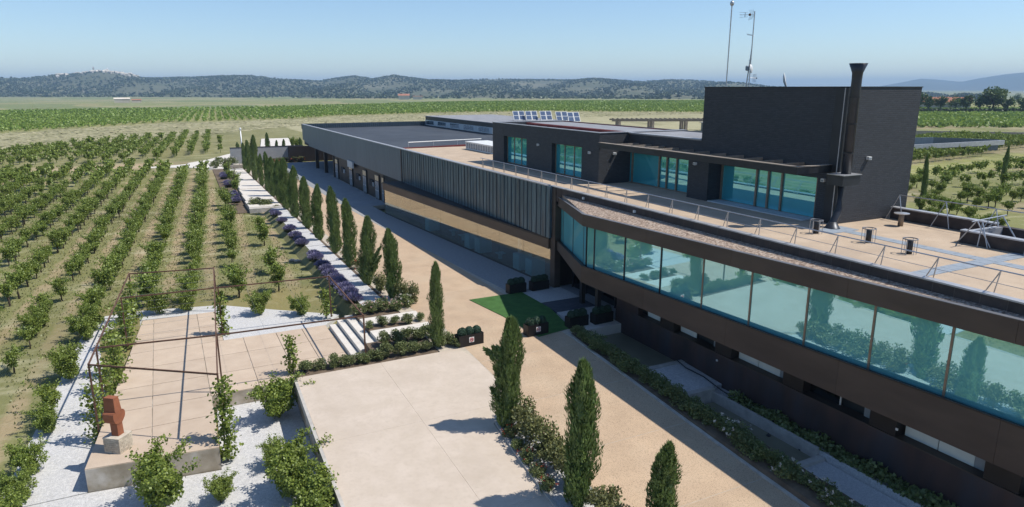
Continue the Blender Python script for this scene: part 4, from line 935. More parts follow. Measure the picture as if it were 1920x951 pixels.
# roof vents
for (x, y, ring) in ((3.0, -16.53, 1), (3.38, -18.64, 1), (3.02, -20.54, 1), (7.6, -17.1, 0)):
    v = thing('roof_vent', 'steel roof vent with wire cage standing on the terrace' if ring else 'steel roof vent with flat disc cap beside the tower', 'vent', (x, y, 6.16), 0, 'caged vents on the terrace' if ring else None)
    MB().lathe([(.11, 0), (.11, .5), (.09, .52)], 0, 0, 14).build('pipe', 'blackmetal' if ring else 'brass', v, True)
    rr = .24; MB().tube([(rr * math.cos(a), rr * math.sin(a), .56) for a in np.linspace(0, 6.283, 21)[:-1]], .02, 6, True).build('ring', 'edge', v, True)
    if ring:
        for j in range(6): a = j * math.pi / 3 + .2; MB().tube([(rr * math.cos(a), rr * math.sin(a), 0), (rr * math.cos(a), rr * math.sin(a), .56)], .012, 5).build('cage_bar', 'steel', v)
    else: MB().lathe([(.30, .54), (.31, .57), (.05, .60)], 0, 0, 16).build('cap', 'steel', v)

# ------------------------------------------------------------------ black brick penthouse and tower
pent = thing('penthouse', 'black brick rooftop pavilion with recessed teal windows', 'building')
def brick_box(x0, x1, y0, y1, z0, z1, parent, name='brick_wall'): return MB().box(x0, x1, y0, y1, z0, z1).build(name, 'brick', parent)
# front block with two window openings (x = 3.28 face)
OP = [(13.26, 9.44, 6.25, 8.35), (5.73, 1.89, 6.22, 8.3)]
MB().box(3.28, 3.7, 13.26, 15.3, 6.1, 9.3).build('brick_wall', 'brick', pent); MB().box(3.28, 3.7, 5.73, 9.44, 6.1, 9.3).build('brick_wall', 'brick', pent)
MB().box(3.28, 3.7, -.1, 1.89, 6.1, 9.3).build('brick_wall', 'brick', pent)
for a, b, z0, z1 in OP:
    MB().box(3.285, 3.7, b, a, z1, 9.3).build('lintel', 'brick', pent); MB().box(3.285, 3.7, b, a, 6.1, z0).build('sill', 'dkbrown', pent)
    wdw = MB().box(3.62, 3.64, b + .05, a - .05, z0 + .03, z1 - .03).build('window', 'g_pent', pent)
    for f in (0, .36, .68, 1):
        y = b + .04 + (a - b - .08) * f; MB().box(3.58, 3.68, y - .04, y + .04, z0, z1).build('window_frame', 'brass', wdw)
    MB().box(3.58, 3.68, b, a, z1 - .06, z1).build('window_frame', 'brass', wdw); MB().box(3.58, 3.68, b, a, z0, z0 + .06).build('window_frame', 'brass', wdw)
    MB().box(4.3, 4.32, b, a, z0, z1).build('curtain', 'curtain', wdw)
MB().box(3.7, 10, -.1, .25, 6.1, 9.3).build('brick_wall', 'brick', pent); MB().box(3.7, 10, 15.0, 15.3, 6.1, 9.3).build('brick_wall', 'brick', pent)
MB().box(9.7, 10, -6.6, 15.3, 6.1, 9.3).build('brick_wall', 'brick', pent)
MB().box(3.7, 9.7, .25, 15.0, 8.85, 9.0).build('roof', 'greyroof', pent)
MB().box(3.25, 3.5, -.13, 15.33, 9.3, 9.34).build('coping', 'coping', pent); MB().box(3.5, 10.03, 15.05, 15.33, 9.3, 9.34).build('coping', 'coping', pent)
MB().box(3.5, 10.03, -.13, .2, 9.3, 9.34).build('coping', 'coping', pent)
MB().box(9.62, 9.7, .25, 15.0, 9.0, 9.28).build('red_upstand', 'redtrim', pent); MB().box(3.7, 3.74, .25, 15, 9.0, 9.29).build('red_upstand', 'redtrim', pent)
MB().box(6.2, 6.5, .25, 15.0, 9.0, 9.22).build('red_upstand', 'redtrim', pent); MB().box(6.5, 9.6, .3, 14.9, 9.0, 9.24).build('roof', 'greyroof', pent)
# recessed front with two glazed groups (x = 5.5)
brick_box(5.5, 5.9, -6.67, -.1, 8.06, 9.2, pent); MB().box(5.45, 9.7, -6.67, -.1, 9.2, 9.26).build('roof', 'greyroof', pent)
MB().box(5.4, 5.7, -6.67, -.1, 9.26, 9.3).build('coping', 'coping', pent)
brick_box(4.75, 5.9, -8.15, -6.57, 6.1, 8.4, pent, 'pier')
for (a, b, ml) in ((-.1, -6.57, (-.4, -3.05, -3.75, -4.62)), (-8.15, -14.35, (-8.25, -10.66, -11.42, -12.25, -14.28))):
    wdw = MB().box(5.66, 5.68, b, a, 6.2, 8.06).build('window', 'g_pent', pent)
    for y in ml: MB().box(5.58, 5.72, y - .05, y + .05, 6.18, 8.06).build('window_frame', 'brass', wdw)
    MB().box(5.56, 5.72, b, a, 6.16, 6.22).build('window_frame', 'brass', wdw); MB().box(6.6, 6.62, b, a, 6.16, 8.1).build('curtain', 'curtain', wdw)
MB().box(4.75, 5.56, -14.35, -8.2, 6.1, 6.21).build('threshold', 'greypanel', pent)
tower = thing('black_tower', 'tall windowless tower of black brick rising over the terrace', 'tower')
brick_box(5.49, 10.2, -15.55, -6.67, 8.06, 12.02, tower); brick_box(5.9, 10.2, -15.55, -6.67, 6.1, 8.06, tower); brick_box(5.49, 5.9, -15.55, -14.35, 6.1, 8.06, tower)
MB().box(5.46, 10.23, -15.58, -6.64, 12.02, 12.06).build('coping', 'blackmetal', tower)
MB().box(5.3, 5.49, -15.56, -14.95, 6.1, 12.0).build('pilaster', 'blackmetal', tower)
perg = thing('terrace_pergola', 'black steel pergola frame with wooden slats above the terrace windows', 'pergola')
MB().box(3.2, 3.42, -15.15, -.12, 8.42, 8.73).build('front_beam', 'blackmetal', perg); MB().box(3.18, 3.44, -15.17, -.12, 8.73, 8.76).build('beam_cap', 'slatwood', perg)
MB().box(3.42, 5.3, -15.15, -14.95, 8.42, 8.73).build('end_beam', 'blackmetal', perg); MB().box(3.44, 5.3, -15.17, -14.93, 8.73, 8.755).build('beam_cap', 'slatwood', perg)
for i in range(11): y = -1.1 - i * 1.24; MB().box(3.42, 5.5, y - .04, y + .04, 8.5, 8.70).build('slat', 'slatwood', perg)
def wlamp(loc, face):
    t = thing('wall_lamp', 'small white wall lamp on the black brick', 'lamp', loc, 0, 'white lamps on the black brick walls')
    if face == 'x': MB().box(-.12, .02, -.09, .09, -.07, .07).build('housing', 'whitepaint', t); MB().box(-.13, -.12, -.06, .06, -.05, .03).build('lens', 'frost', t)
    else: MB().box(-.09, .09, -.14, .02, -.07, .07).build('housing', 'whitepaint', t); MB().box(-.06, .06, -.15, -.14, -.05, .03).build('lens', 'frost', t)
for l, f in (((3.27, 7.6, 8.05), 'x'), ((3.27, .9, 8.04), 'x'), ((4.38, -.11, 8.02), 'y'), ((7.04, -15.56, 8.99), 'y'), ((4.74, -7.16, 8.05), 'x'), ((5.48, -14.69, 8.0), 'x')): wlamp(l, f)
fl = thing('flue', 'tall black metal flue with flared top on the tower corner', 'flue')
MB().lathe([(.20, 8.4), (.20, 12.35), (.21, 12.6), (.36, 12.98), (.34, 12.98), (.19, 12.6)], 5.15, -16.0, 18).build('pipe', 'flue', fl, True)
for z in (9.3, 10.5, 11.6): MB().lathe([(.215, z), (.215, z + .06)], 5.15, -16.0, 18).build('band', 'blackmetal', fl)
MB().box(4.55, 5.6, -16.35, -15.57, 7.98, 8.42).build('junction_box', 'flue', fl); MB().box(4.5, 5.65, -16.4, -15.57, 8.42, 8.45).build('box_lid', 'steel', fl)
MB().tube([(4.95, -16.0, 8.0), (4.95, -16.0, 6.95), (4.85, -16.02, 6.75), (4.55, -16.1, 6.42), (4.5, -16.12, 6.16)], .15, 14).build('elbow_pipe', 'flue', fl, True)
MB().lathe([(.34, 6.17), (.30, 6.2), (.16, 6.45)], 4.5, -16.12, 16).build('skirt', 'flue', fl, True)
MB().tube([(4.92, -15.7, 12.0), (4.92, -15.7, 6.2)], .02, 6).build('conduit', 'coping', fl)
# masts and dish on the tower roof
lr = thing('lightning_rod', 'thin lightning rod with small ball near its tip', 'lightning rod', (8, -5.6, 9.25))
MB().tube([(0, 0, 0), (0, 0, 7.15)], .035, 6).build('rod', 'steel', lr); MB().lathe([(.02, 7.1), (.09, 7.16), (.12, 7.25), (.09, 7.34), (.02, 7.4)], 0, 0, 12).build('ball', 'steel', lr, True); MB().tube([(0, 0, 7.38), (0, 0, 8.2)], .015, 5).build('tip', 'steel', lr)
an = thing('antenna_mast', 'lattice television antenna mast with dish and grid panel', 'antenna', (8, -7.3, 12.04))
MB().tube([(0, 0, 0), (0, 0, 3.9)], .03, 6).build('mast', 'steel', an)
MB().tube([(-.18, .05, 0), (-.02, 0, 2.0)], .018, 5).tube([(.02, .2, 0), (0, .02, 1.6)], .018, 5).build('stay', 'steel', an)
rv = Vector((math.cos(YAW), -math.sin(YAW), 0)); zv_ = Vector((0, 0, 1))
def seg(name, p, q, r, m='steel'): MB().tube([rv * p[0] + zv_ * p[1] + Vector((0, 0, 0)), rv * q[0] + zv_ * q[1]], r, 5).build(name, m, an)
seg('boom', (.03, 3.72), (-.78, 3.72), .014)
for j in range(4): x_ = -.02 - j * .06; seg('element', (x_ + .10 - .22, 3.50 - .02 * j), (x_ + .02, 3.72), .008); seg('element', (x_ + .02, 3.72), (x_ - .10 + .02, 4.0 - .02 * j), .008)
for dz_ in (-.10, .10): seg('element', (-.35, 3.72 + dz_), (-.80, 3.72 + dz_ * 1.3), .008)
seg('element', (-.50, 3.60), (-.50, 3.84), .012, 'ink'); MB().lathe([(.03, 3.66), (.06, 3.69), (.06, 3.76), (.03, 3.79)], -.25 * rv.x, -.25 * rv.y, 8).build('dipole', 'rusttube', an)
seg('arm', (-.32, 2.72), (.06, 2.66), .014); seg('arm', (-.32, 2.76), (-.05, 2.70), .008)
for z_ in (.4, .9, 1.4): seg('rung', (-.12, z_), (0, z_ + .03), .010)
d_ = MB().lathe([(.02, 0), (.15, .03), (.25, .09), (.26, .10), (.15, .045), (.02, .015)], 0, 0, 18).build('dish', 'whitepaint', an, True)
d_.location = tuple(rv * .13 + zv_ * 1.0); d_.rotation_euler = (0, math.radians(-100), math.radians(-55))
for j in range(8): p_ = rv * .17 + zv_ * (.28 + j * .055); MB().beam(p_ - Vector((.0, 0, 0)), p_ + rv * .2, .01, .02).build('grid_bar', 'whitepaint', an)
seg('arm', (0, .5), (.38, .47), .012); seg('feed', (.36, .47), (.41, .47), .03, 'ink')
MB().lathe([(.05, .86), (.09, .9), (.09, 1.08), (.05, 1.12)], -.17 * rv.x, -.17 * rv.y, 10).build('radio_box', 'frost', an)
dsh = MB().lathe([(.02, 0), (.25, .04), (.42, .12), (.43, .13), (.25, .06), (.02, .02)], 0, 0, 20).build('satellite_dish', 'whitepaint', None, True); dsh.location = (8, -9.6, 12.32); dsh.rotation_euler = (0, math.radians(75), math.radians(-50))
tag(dsh, 'white satellite dish showing its edge above the tower roof', 'satellite dish')
# solar arrays on the roof monitor
for i, (px, base_) in enumerate(((25.7, 55.9), (27.4, 55.1), (29.3, 54.1), (30.6, 51.7), (30.9, 48.9))):
    s = thing('solar_array', 'tilted solar array of blue cells in white frames on the hall roof', 'solar panel', (px + .4, base_ + .2, 7.24 if base_ > 53 else 5.6), -.12, 'solar arrays on the roof')
    h0 = 0 if base_ > 53 else 1.6
    for j in range(2):
        a = -.1 + j * .94
        MB().add([(a, 0, .12 + h0), (a + .9, 0, .12 + h0), (a + .9, .75, 1.42 + h0), (a, .75, 1.42 + h0), (a, .06, .1 + h0), (a + .9, .06, .1 + h0), (a + .9, .81, 1.40 + h0), (a, .81, 1.40 + h0)], [(0, 1, 2, 3), (7, 6, 5, 4), (0, 4, 5, 1), (1, 5, 6, 2), (2, 6, 7, 3), (3, 7, 4, 0)]).build('panel_frame', 'whitepaint', s)
        for k2 in range(2):
            f0, f1 = .05 + k2 * .48, .05 + k2 * .48 + .43
            MB().add([(a + .07, .75 * f0 - .012, .12 + h0 + 1.3 * f0 + .008), (a + .83, .75 * f0 - .012, .12 + h0 + 1.3 * f0 + .008), (a + .83, .75 * f1 - .012, .12 + h0 + 1.3 * f1 + .008), (a + .07, .75 * f1 - .012, .12 + h0 + 1.3 * f1 + .008)], [(0, 1, 2, 3)]).build('cell', 'pvblue', s)
    MB().tube([(0, .7, 0), (0, .7, 1.3 + h0)], .03, 5).tube([(1.4, .7, 0), (1.4, .7, 1.3 + h0)], .03, 5).tube([(0, .03, 0), (0, .03, .15 + h0)], .03, 5).tube([(1.4, .03, 0), (1.4, .03, .15 + h0)], .03, 5).build('leg', 'steel', s)
ac = thing('air_handling_unit', 'long white air handling unit with louvred side on the terrace roof', 'air unit', (0, 0, 0))
MB().box(5.85, 8.2, 20.6, 27.0, 6.17, 6.86).build('casing', 'whitepaint', ac); MB().box(5.8, 8.25, 20.55, 27.05, 6.86, 6.92).build('lid', 'whitepaint', ac)
for i in range(11): MB().box(5.83, 5.86, 20.8 + i * .56, 21.22 + i * .56, 6.28, 6.78).build('louvre', 'frost', ac)
gr = thing('roof_guard_rail', 'low cream guard rail on red kerb along the hall roof', 'guard rail')
MB().tube([(1.0, 30.1, 6.75), (9.5, 31.4, 6.75)], .05, 6).build('rail', 'whitepaint', gr); MB().wall((.4, 30.05), (9.5, 31.35), 5.5, 6.26, 5.5, 6.26, .12).build('kerb', 'redtrim', gr)
for i in range(4): x = 1.0 + i * 2.8; MB().tube([(x, 30.1 + (x - 1) * .153, 6.1), (x, 30.1 + (x - 1) * .153, 6.75)], .025, 5).build('post', 'steel', gr)

# ------------------------------------------------------------------ buildings and pergola behind the hall
tp = thing('timber_pergola', 'grey weathered timber pergola standing behind the hall', 'pergola')
for i in range(4):
    x, y = 95.8 + i * 8.5, 127.4 - i * 4.3
    MB().box(x - .4, x + .4, y - .4, y + .4, -.2, 2.75).build('post', 'wood', tp)
    MB().box(x + 4, x + 4.8, y + 7 - .4, y + 7 + .4, -.2, 2.75).build('post', 'wood', tp)
MB().beam((94, 128.3, 2.95), (125, 112.6, 2.95), .4, .45).build('beam', 'wood', tp); MB().beam((98, 135.3, 2.95), (129, 119.6, 2.95), .4, .45).build('beam', 'wood', tp)
for i in range(24):
    x, y = 95 + i * 1.25, 127.8 - i * .633; MB().beam((x - .6, y - 1, 3.25), (x + 4.4, y + 8, 3.25), .12, .2).build('rafter', 'wood', tp)
ls = thing('service_shed', 'low dark metal shed beside the timber pergola', 'shed')
MB().beam((118, 117, 1.0), (140, 106, 1.0), 6, 2.6).build('wall', 'zinc_far', ls); MB().beam((117.5, 117.3, 2.35), (140.5, 105.7, 2.35), 6.3, .12).build('roof', 'greyroof', ls)
for i in range(7): q = i * 3.2; MB().box(118.3 + q - .04, 118.3 + q + .04, 113.6 - q * .5 - .04, 113.6 - q * .5 + .04, 0, 2.28).build('rib', 'seam', ls)
y2 = thing('rear_yard_wall', 'dark blue metal parapet of the rear yard beyond the tower', 'wall')
MB().wall((82, 45), (104, 42), .5, 3.45, .5, 3.3, .3).build('wall', 'zinc_far', y2); MB().wall((104, 42), (121, 40), .5, 3.3, .5, 2.5, .3).build('wall', 'seam', y2)
MB().wall((82, 41.2), (120.6, 38.9), 1.6, 2.35, 1.6, 2.45, .4).build('coping', 'coping', y2)
tag(MB().wall((148, 84), (182, 52), 0, 1.2, 0, 1.2, .4).build('field_wall', 'stone'), 'long low grey wall between the dry grass and the green field', 'wall')
# hedge, houses and trees far right
def round_tree(px, r, h_, w_, lab, grp, seed, n=900):
    x, y, a = polar(px, r); rg = np.random.default_rng(seed); z = T(x, y)
    t = thing('broadleaf_tree', lab, 'tree', (x, y, z), 0, grp)
    link('crown', quad_mesh('crown', bush_quads(n, w_, w_, h_ * .42, h_ * .58, h_ * .085, rg, 16, 0, .40), 'treeleaf'), t)
    MB().tube([(0, 0, -.5), (0, 0, h_ * .3), (w_ * .15, 0, h_ * .55)], [h_ * .035, h_ * .028, h_ * .015], 7).tube([(0, 0, h_ * .28), (-w_ * .3, w_ * .1, h_ * .55)], [h_ * .022, h_ * .012], 6).build('trunk', 'trunk', t, True)
for px, r, h_, w_, lab, sd_ in ((1727, 420, 10.5, 4.4, 'round green tree half hidden by the black tower', 1), (1747, 430, 9, 3.4, 'round green tree before the orange-roofed house', 2), (1769, 430, 9, 3.4, 'small round tree at the end of the orange-roofed house', 3), (1797, 425, 8.5, 4.2, 'bushy green tree next to the orange-roofed house, first of a pair', 4), (1817, 425, 9.2, 3.6, 'green tree next to the orange-roofed house, second of a pair', 5),
                             (1843, 430, 8.5, 3.4, 'small tree beside the great spreading tree', 6), (1868, 430, 14.5, 9.0, 'great spreading tree towering over the far hedge', 7), (1896, 432, 8, 3.0, 'small tree on the open side of the great spreading tree', 8), (1926, 420, 9, 4, 'green tree standing at the end of the far hedge', 9), (1913, 900, 10, 5, 'lone dark tree far out on the plain', 10)):
    round_tree(px, r, h_, w_, lab, None, 700 + sd_, 1600 if h_ > 12 else 800)
x, y, a = polar(1772, 470)
gable_house('country_house', 34, 12, 4.2, 2.8, (x - 4, y + 2, T(x, y)), -(YAW + a), 'long orange-roofed country house among the far trees', 'house')
hd = thing('far_hedge', 'long dark hedge running below the far trees', 'hedge')
rg = np.random.default_rng(77); n = 2600; px_ = rg.uniform(1700, 1960, n); a = np.arctan((px_ - 960) / 1317); rr_ = (403 + rg.uniform(-2, 2, n)) / np.cos(a) * .82
c = np.stack([CAM.x + rr_ * np.sin(a + YAW), CAM.y + rr_ * np.cos(a + YAW), rg.uniform(0, 2.3, n)], 1)
link('foliage', quad_mesh('foliage', diamonds(c, rand_dirs(n), rand_dirs(n), np.full(n, 1.3), np.full(n, 1.0)), 'scrub'), hd)

# dark garden wall behind the drive, lamp post, far cypress posts
gw = thing('garden_wall', 'dark grey rendered wall closing the far end of the drive', 'wall')
MB().box(-11.2, .2, 84.2, 84.5, -.3, 2.55).build('wall', 'pavegrey', gw); MB().box(-11.25, .2, 84.15, 84.55, 2.55, 2.62).build('coping', 'dkbrown', gw)
MB().box(-2.2, 12, 83.6, 84.15, -.3, 2.5).build('dark_panel', 'dkbrown', gw)
lp = thing('lamp_post', 'tall slim grey lamp post beside the far path', 'lamp post', (-8.8, 90.2, 0))
MB().lathe([(.14, -.1), (.12, .3), (.09, 5.0)], 0, 0, 10).build('post', 'steel', lp, True); MB().lathe([(.10, 5.0), (.16, 5.1), (.17, 5.35), (.05, 5.45)], 0, 0, 12).build('lantern', 'whitepaint', lp, True)

# ------------------------------------------------------------------ cypresses
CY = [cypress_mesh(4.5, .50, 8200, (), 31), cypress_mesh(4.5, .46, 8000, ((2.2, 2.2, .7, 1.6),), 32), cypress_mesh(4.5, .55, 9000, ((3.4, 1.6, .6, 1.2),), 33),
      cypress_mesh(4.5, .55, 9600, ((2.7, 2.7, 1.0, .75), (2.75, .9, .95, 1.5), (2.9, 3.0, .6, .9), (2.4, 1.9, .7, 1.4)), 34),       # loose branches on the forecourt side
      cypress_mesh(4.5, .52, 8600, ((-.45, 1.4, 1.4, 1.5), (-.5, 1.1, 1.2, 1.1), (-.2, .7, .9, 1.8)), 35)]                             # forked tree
CTR = trunk_mesh(1.2, .09, .06, 3)
CG = 'cypresses lining the drive'
def cypress(x, y, h_, w_, k, lab=None, z=None, rz=None):
    t = thing('cypress_tree', lab or 'slim dark green cypress in the row lining the drive', 'cypress', (x, y, zg(y) if z is None else z), R.uniform(0, 6.28) if rz is None else rz, None if lab else CG, (w_, w_, h_ / 4.5))
    link('crown', CY[k], t); link('trunk', CTR, t)
cypress(-10.25, -19.5, 4.85, .86, 2, 'full dense cypress among bushes beside the forecourt edge')
cypress(-10.1, -14.35, 4.35, .84, 3, 'cypress with loose branches leaning over the forecourt corner', rz=0)
cypress(-8.75, -21.9, 3.15, .82, 1, 'shorter bright green cypress nearest the open drive')
cypress(-9.86, -6.31, 4.15, .62, 0, 'lone very slender cypress beside the rose beds and planter')
cypress(-9.6, 2.0, 4.1, .88, 0, 'dense cypress standing at the end of the row by the roses')
cypress(-10.04, 5.4, 4.3, .88, 4, 'forked cypress with branches splayed toward the drive', rz=-.2)
for j_, (y, h_, w_) in enumerate(((10.3, 4.7, .86), (14.7, 4.95, .9), (19.9, 4.5, .9), (25.2, 4.5, .85), (30.9, 4.85, .9), (36.2, 5.1, 1.05), (40.5, 4.6, .8), (45.6, 4.4, .85), (50.3, 4.6, .85), (55.0, 4.0, .7), (61.3, 5.9, .95), (69.9, 4.7, .7), (75.1, 4.0, .62))): cypress(-10.1, y, h_, w_, R.choice((0, 1, 2)), '%s slim cypress of the drive row past the forked one' % ORD[j_])
CL5 = ('taller narrow cypress behind the dark garden wall', 'short narrow cypress in the middle behind the dark garden wall', 'narrow cypress behind the dark wall, nearest the hall', 'small dark cypress on the grass past the end of the hall', 'tiny dark cypress beside the far lamp post')
for j_, (x, y, h_, w_) in enumerate(((-5.1, 86, 4.7, .75), (-3.6, 86.4, 3.4, .6), (-2.6, 85.4, 3.6, .62), (2.1, 97, 3.0, .7), (-8.83, 97.6, 2.5, .6))): cypress(x, y, h_, w_, R.choice((0, 1)), CL5[j_])
cypress(46.6, 6.5, 5.5, .5, 0, 'thin cypress standing alone in the vines beside the tower', 0.); cypress(72.5, 12.7, 5.0, .55, 1, 'thin cypress standing farther out among the rear vines', 0.)
for x, y, s in ((.6, 96.3, 1.9), (1.6, 98, 1.6)):
    t = thing('garden_shrub', 'loose yellow-green shrub against the far end of the hall', 'shrub', (x, y, 0), 0, 'shrubs at the far end of the hall', (.9, .9, s)); link('foliage', VINE_MESH[1], t); link('stem', STEM_MESH, t)

# ------------------------------------------------------------------ roses, lavender and shrubs
def shrub(x, y, z, s, lab, grp, bloom=None, red=False, name='rose_bush', sz=None, cat='rose bush'):
    t = thing(name, lab, cat, (x, y, z), R.uniform(0, 6.28), grp, (s, s, s * (sz or 1)))
    link('foliage', (ROSER_MESH if red else ROSE_MESH)[R.randrange(2 if red else 4)], t); link('stem', STEM_MESH, t)
    if 'foot of the dark garden wall' in lab: stuff(link('blooms', RED_LEAF, t))
    elif bloom: stuff(link('blooms', BLOOM[bloom], t))
for x in np.arange(-12.1, -8.9, .66): shrub(x, .15 - .3 + R.uniform(-.2, .2), -.02, R.uniform(.75, 1.0), 'pink-flowered rose bush in the bed above the steps', 'roses in the first bed by the steps', 'bloom_pink' if R.random() < .8 else 'bloom_white')
for x in np.arange(-12.2, -9.0, .68): shrub(x, -2.55 + R.uniform(-.15, .15), -.02, R.uniform(.48, .66), 'low rose bush between the two white terrace pads', 'roses between the terrace pads', 'bloom_white' if R.random() < .35 else None)
for x in np.arange(-12.2, -9.5, .6): shrub(x, -5.15 + R.uniform(-.2, .2), -.06, R.uniform(.75, .92), 'dense green rose bush behind the lone slender cypress', 'roses behind the lone cypress', None)
for x in np.arange(-16.1, -9.2, .62): shrub(x, -6.35 + R.uniform(-.12, .12), -.12 if x > -12.9 else -.24, R.uniform(.62, .85), '%s green rose bush from the patio corner along the forecourt edge' % ORD[int(round((x + 16.1) / .62))], 'roses along the forecourt edge', 'bloom_red' if R.random() < .1 else None)
shrub(-9.15, -6.65, -.13, .55, 'small leafy bush beside the sunlit planter', None, None)
for j_, (x, y, s, rd) in enumerate(((-9.75, -13.9, .8, 0), (-9.65, -14.8, 1.15, 1), (-9.85, -15.7, 1.2, 1), (-9.7, -16.6, 1.25, 1), (-9.9, -17.5, 1.1, 0), (-9.75, -18.5, 1.2, 1), (-9.85, -20.4, 1.15, 1), (-9.8, -21.4, 1.1, 0), (-9.9, -22.4, 1.1, 1), (-9.8, -23.4, 1.1, 0))):
    shrub(x, y, zg(y), s, '%s rounded olive-green bush from the loose-branched cypress in the drive-side bed' % ORD[j_], 'tall bushes in the drive-side bed', None, True, 'garden_shrub', 1.15, 'shrub')
for x, y, s in ((-10.35, -15.0, .55), (-10.5, -15.9, .6), (-10.55, -16.7, .62), (-10.6, -17.6, .6), (-10.7, -18.4, .62), (-10.75, -20.4, .6), (-10.85, -21.6, .6)):
    shrub(x, y, zg(y), s, 'low small-leaved rose at the kerb of the forecourt', 'low roses at the forecourt kerb', 'bloom_red' if R.random() < .3 else None)
y = -7.9; pc_ = 0
while y > -25.5:
    s = R.uniform(.84, 1.04); pc_ = pc_ + 1; shrub(-2.95 + R.uniform(-.12, .12), y, zg(y), s, '%s dark shrub from the entrance in the shaded bed beside the ponds' % ORD[pc_ - 1], 'shrubs in the shaded pond-side bed', 'bloom_white' if y < -18 and R.random() < .6 else None, False, 'garden_shrub', .85, 'shrub'); y -= .64
for y in (4.0, 7.6, 9.5, 12.6, 17.0, 22.5, 28.0, 33.5): shrub(-9.75, y, 0, R.uniform(.7, 1.0), 'reddish shrub growing between the cypresses', 'reddish shrubs between the cypresses', 'bloom_red' if R.random() < .4 else None, True, 'garden_shrub', 1, 'shrub')
for x, y in ((-9.2, 1.2), (-8.95, .4), (-9.9, 3.2)): shrub(x, y, 0, 1.0, 'tall reddish shrub at the foot of the end cypress', 'reddish shrubs by the end cypress', None, True, 'garden_shrub', 1.3, 'shrub')
for x, y in ((-5.4, 82.6), (-4.6, 82.2), (-3.8, 82.5), (-2.9, 82.8), (-1.4, 83.0), (-.2, 83.0)): shrub(x, y, 0, 1.1, 'red-flowered shrub at the foot of the dark garden wall', 'red shrubs by the garden wall', 'bloom_red', True, 'garden_shrub', .9, 'shrub')
for x, y, s in ((-12.6, 41.3, 1.7), (-11.6, 40.4, 1.5), (-10.9, 39.0, .9)): shrub(x, y, T(x, y) + .05, s, 'spreading green shrub at the foot of the stepped path', 'shrubs at the foot of the stepped path', None, False, 'garden_shrub', .8, 'shrub')
for x, y, s in ((-12.2, 81, 1.7), (-11.2, 83, 1.8), (-13, 85, 1.5), (-10.4, 86, 1.7), (-13.9, 79, 1.5), (-9.4, 87, 1.4)): shrub(x, y, 0, s, 'flowering shrub in the bed between the pale paths', 'shrubs between the pale paths', 'bloom_white', False, 'garden_shrub', .9, 'shrub')
# lavender
def lav_meshes(seed):
    rg = np.random.default_rng(seed); n = 420; a = rg.random(n) * 6.28; ph = rg.random(n) ** .5 * 1.05
    d = np.stack([np.sin(ph) * np.cos(a), np.sin(ph) * np.sin(a), np.cos(ph)], 1); L = .55 + .12 * rg.random(n)
    sp = diamonds(d * (L * .88)[:, None] * np.array([1, 1, .95]) + np.array([0, 0, .05]), d + rg.normal(size=(n, 3)) * .1, rg.normal(size=(n, 3)), .2 + .06 * rg.random(n), np.full(n, .055))
    k = 420; a = rg.random(k) * 6.28; ph = rg.random(k) ** .5 * 1.3; d = np.stack([np.sin(ph) * np.cos(a), np.sin(ph) * np.sin(a), np.cos(ph)], 1)
    gr_ = diamonds(d * (.2 + .25 * rg.random(k))[:, None], d, rg.normal(size=(k, 3)), np.full(k, .3), np.full(k, .05))
    return quad_mesh('flower_spikes', sp, 'lav'), quad_mesh('leaves', gr_, 'lavgreen')
LV = [lav_meshes(61 + i) for i in range(3)]
for j_, (x, y, s) in enumerate(((-11.7, 2.6, 1.25), (-11.75, 3.7, 1.35), (-11.7, 4.9, 1.3), (-11.75, 6.2, 1.3), (-11.7, 7.4, 1.25), (-11.75, 8.7, 1.2), (-11.7, 10.0, 1.2), (-11.7, 11.3, 1.25), (-11.7, 13.6, 1.3), (-11.6, 15.0, 1.1), (-11.7, 19.0, 1.25), (-11.65, 20.6, 1.1), (-11.7, 22.2, 1.25), (-11.65, 25.2, 1.3), (-11.6, 29.6, 1.15), (-11.6, 33.2, 1.2), (-11.6, 34.8, 1.0), (-14.3, 43.6, 1.3), (-14.2, 45.4, 1.2), (-14.1, 47.2, 1.3), (-14.0, 50.0, 1.1), (-13.8, 57.6, 1.35), (-13.8, 60.0, 1.2), (-13.7, 66.0, 1.3), (-13.6, 68.5, 1.3))):
    t = thing('lavender_bush', ('%s lavender clump from the rose beds along the white gravel strip' % ORD[j_]) if y < 40 else '%s lavender clump from the foot of the stepped path' % ORD[j_ - 17], 'lavender', (x, y, max(T(x, y) + .05, -.25)), R.uniform(0, 6.28), 'lavender along the gravel strip' if y < 40 else 'lavender by the stepped path', s * .88)
    a, b = LV[R.randrange(3)]; link('flower_spikes', a, t); link('leaves', b, t)
for x, y in ((-13.3, 62), (-13.0, 58), (-13.6, 52), (-13.1, 70)):
    t = thing('young_tree', 'young leafy vine tied to a stake beside the stepped path', 'young vine', (x, y, T(x, y)), 0, 'staked vines beside the stepped path'); link('foliage', VINE_MESH[2], t); MB().tube([(0, 0, -.1), (0, 0, 2.6)], .04, 6).build('stake', 'trunk', t)
# two white rocks on the rough grass
for x, y in ((-12.6, 16.2), (-12.9, 16.6)):
    o = MB().lathe([(.05, -.05), (.2, .02), (.22, .12), (.1, .2), (.03, .22)], 0, 0, 7).build('rock', 'stone'); o.location = (x, y, T(x, y)); o.scale = (1.3, .9, 1); tag(o, 'pale rock lying on the rough grass by the lavender', 'rock', 'pale rocks on the grass')
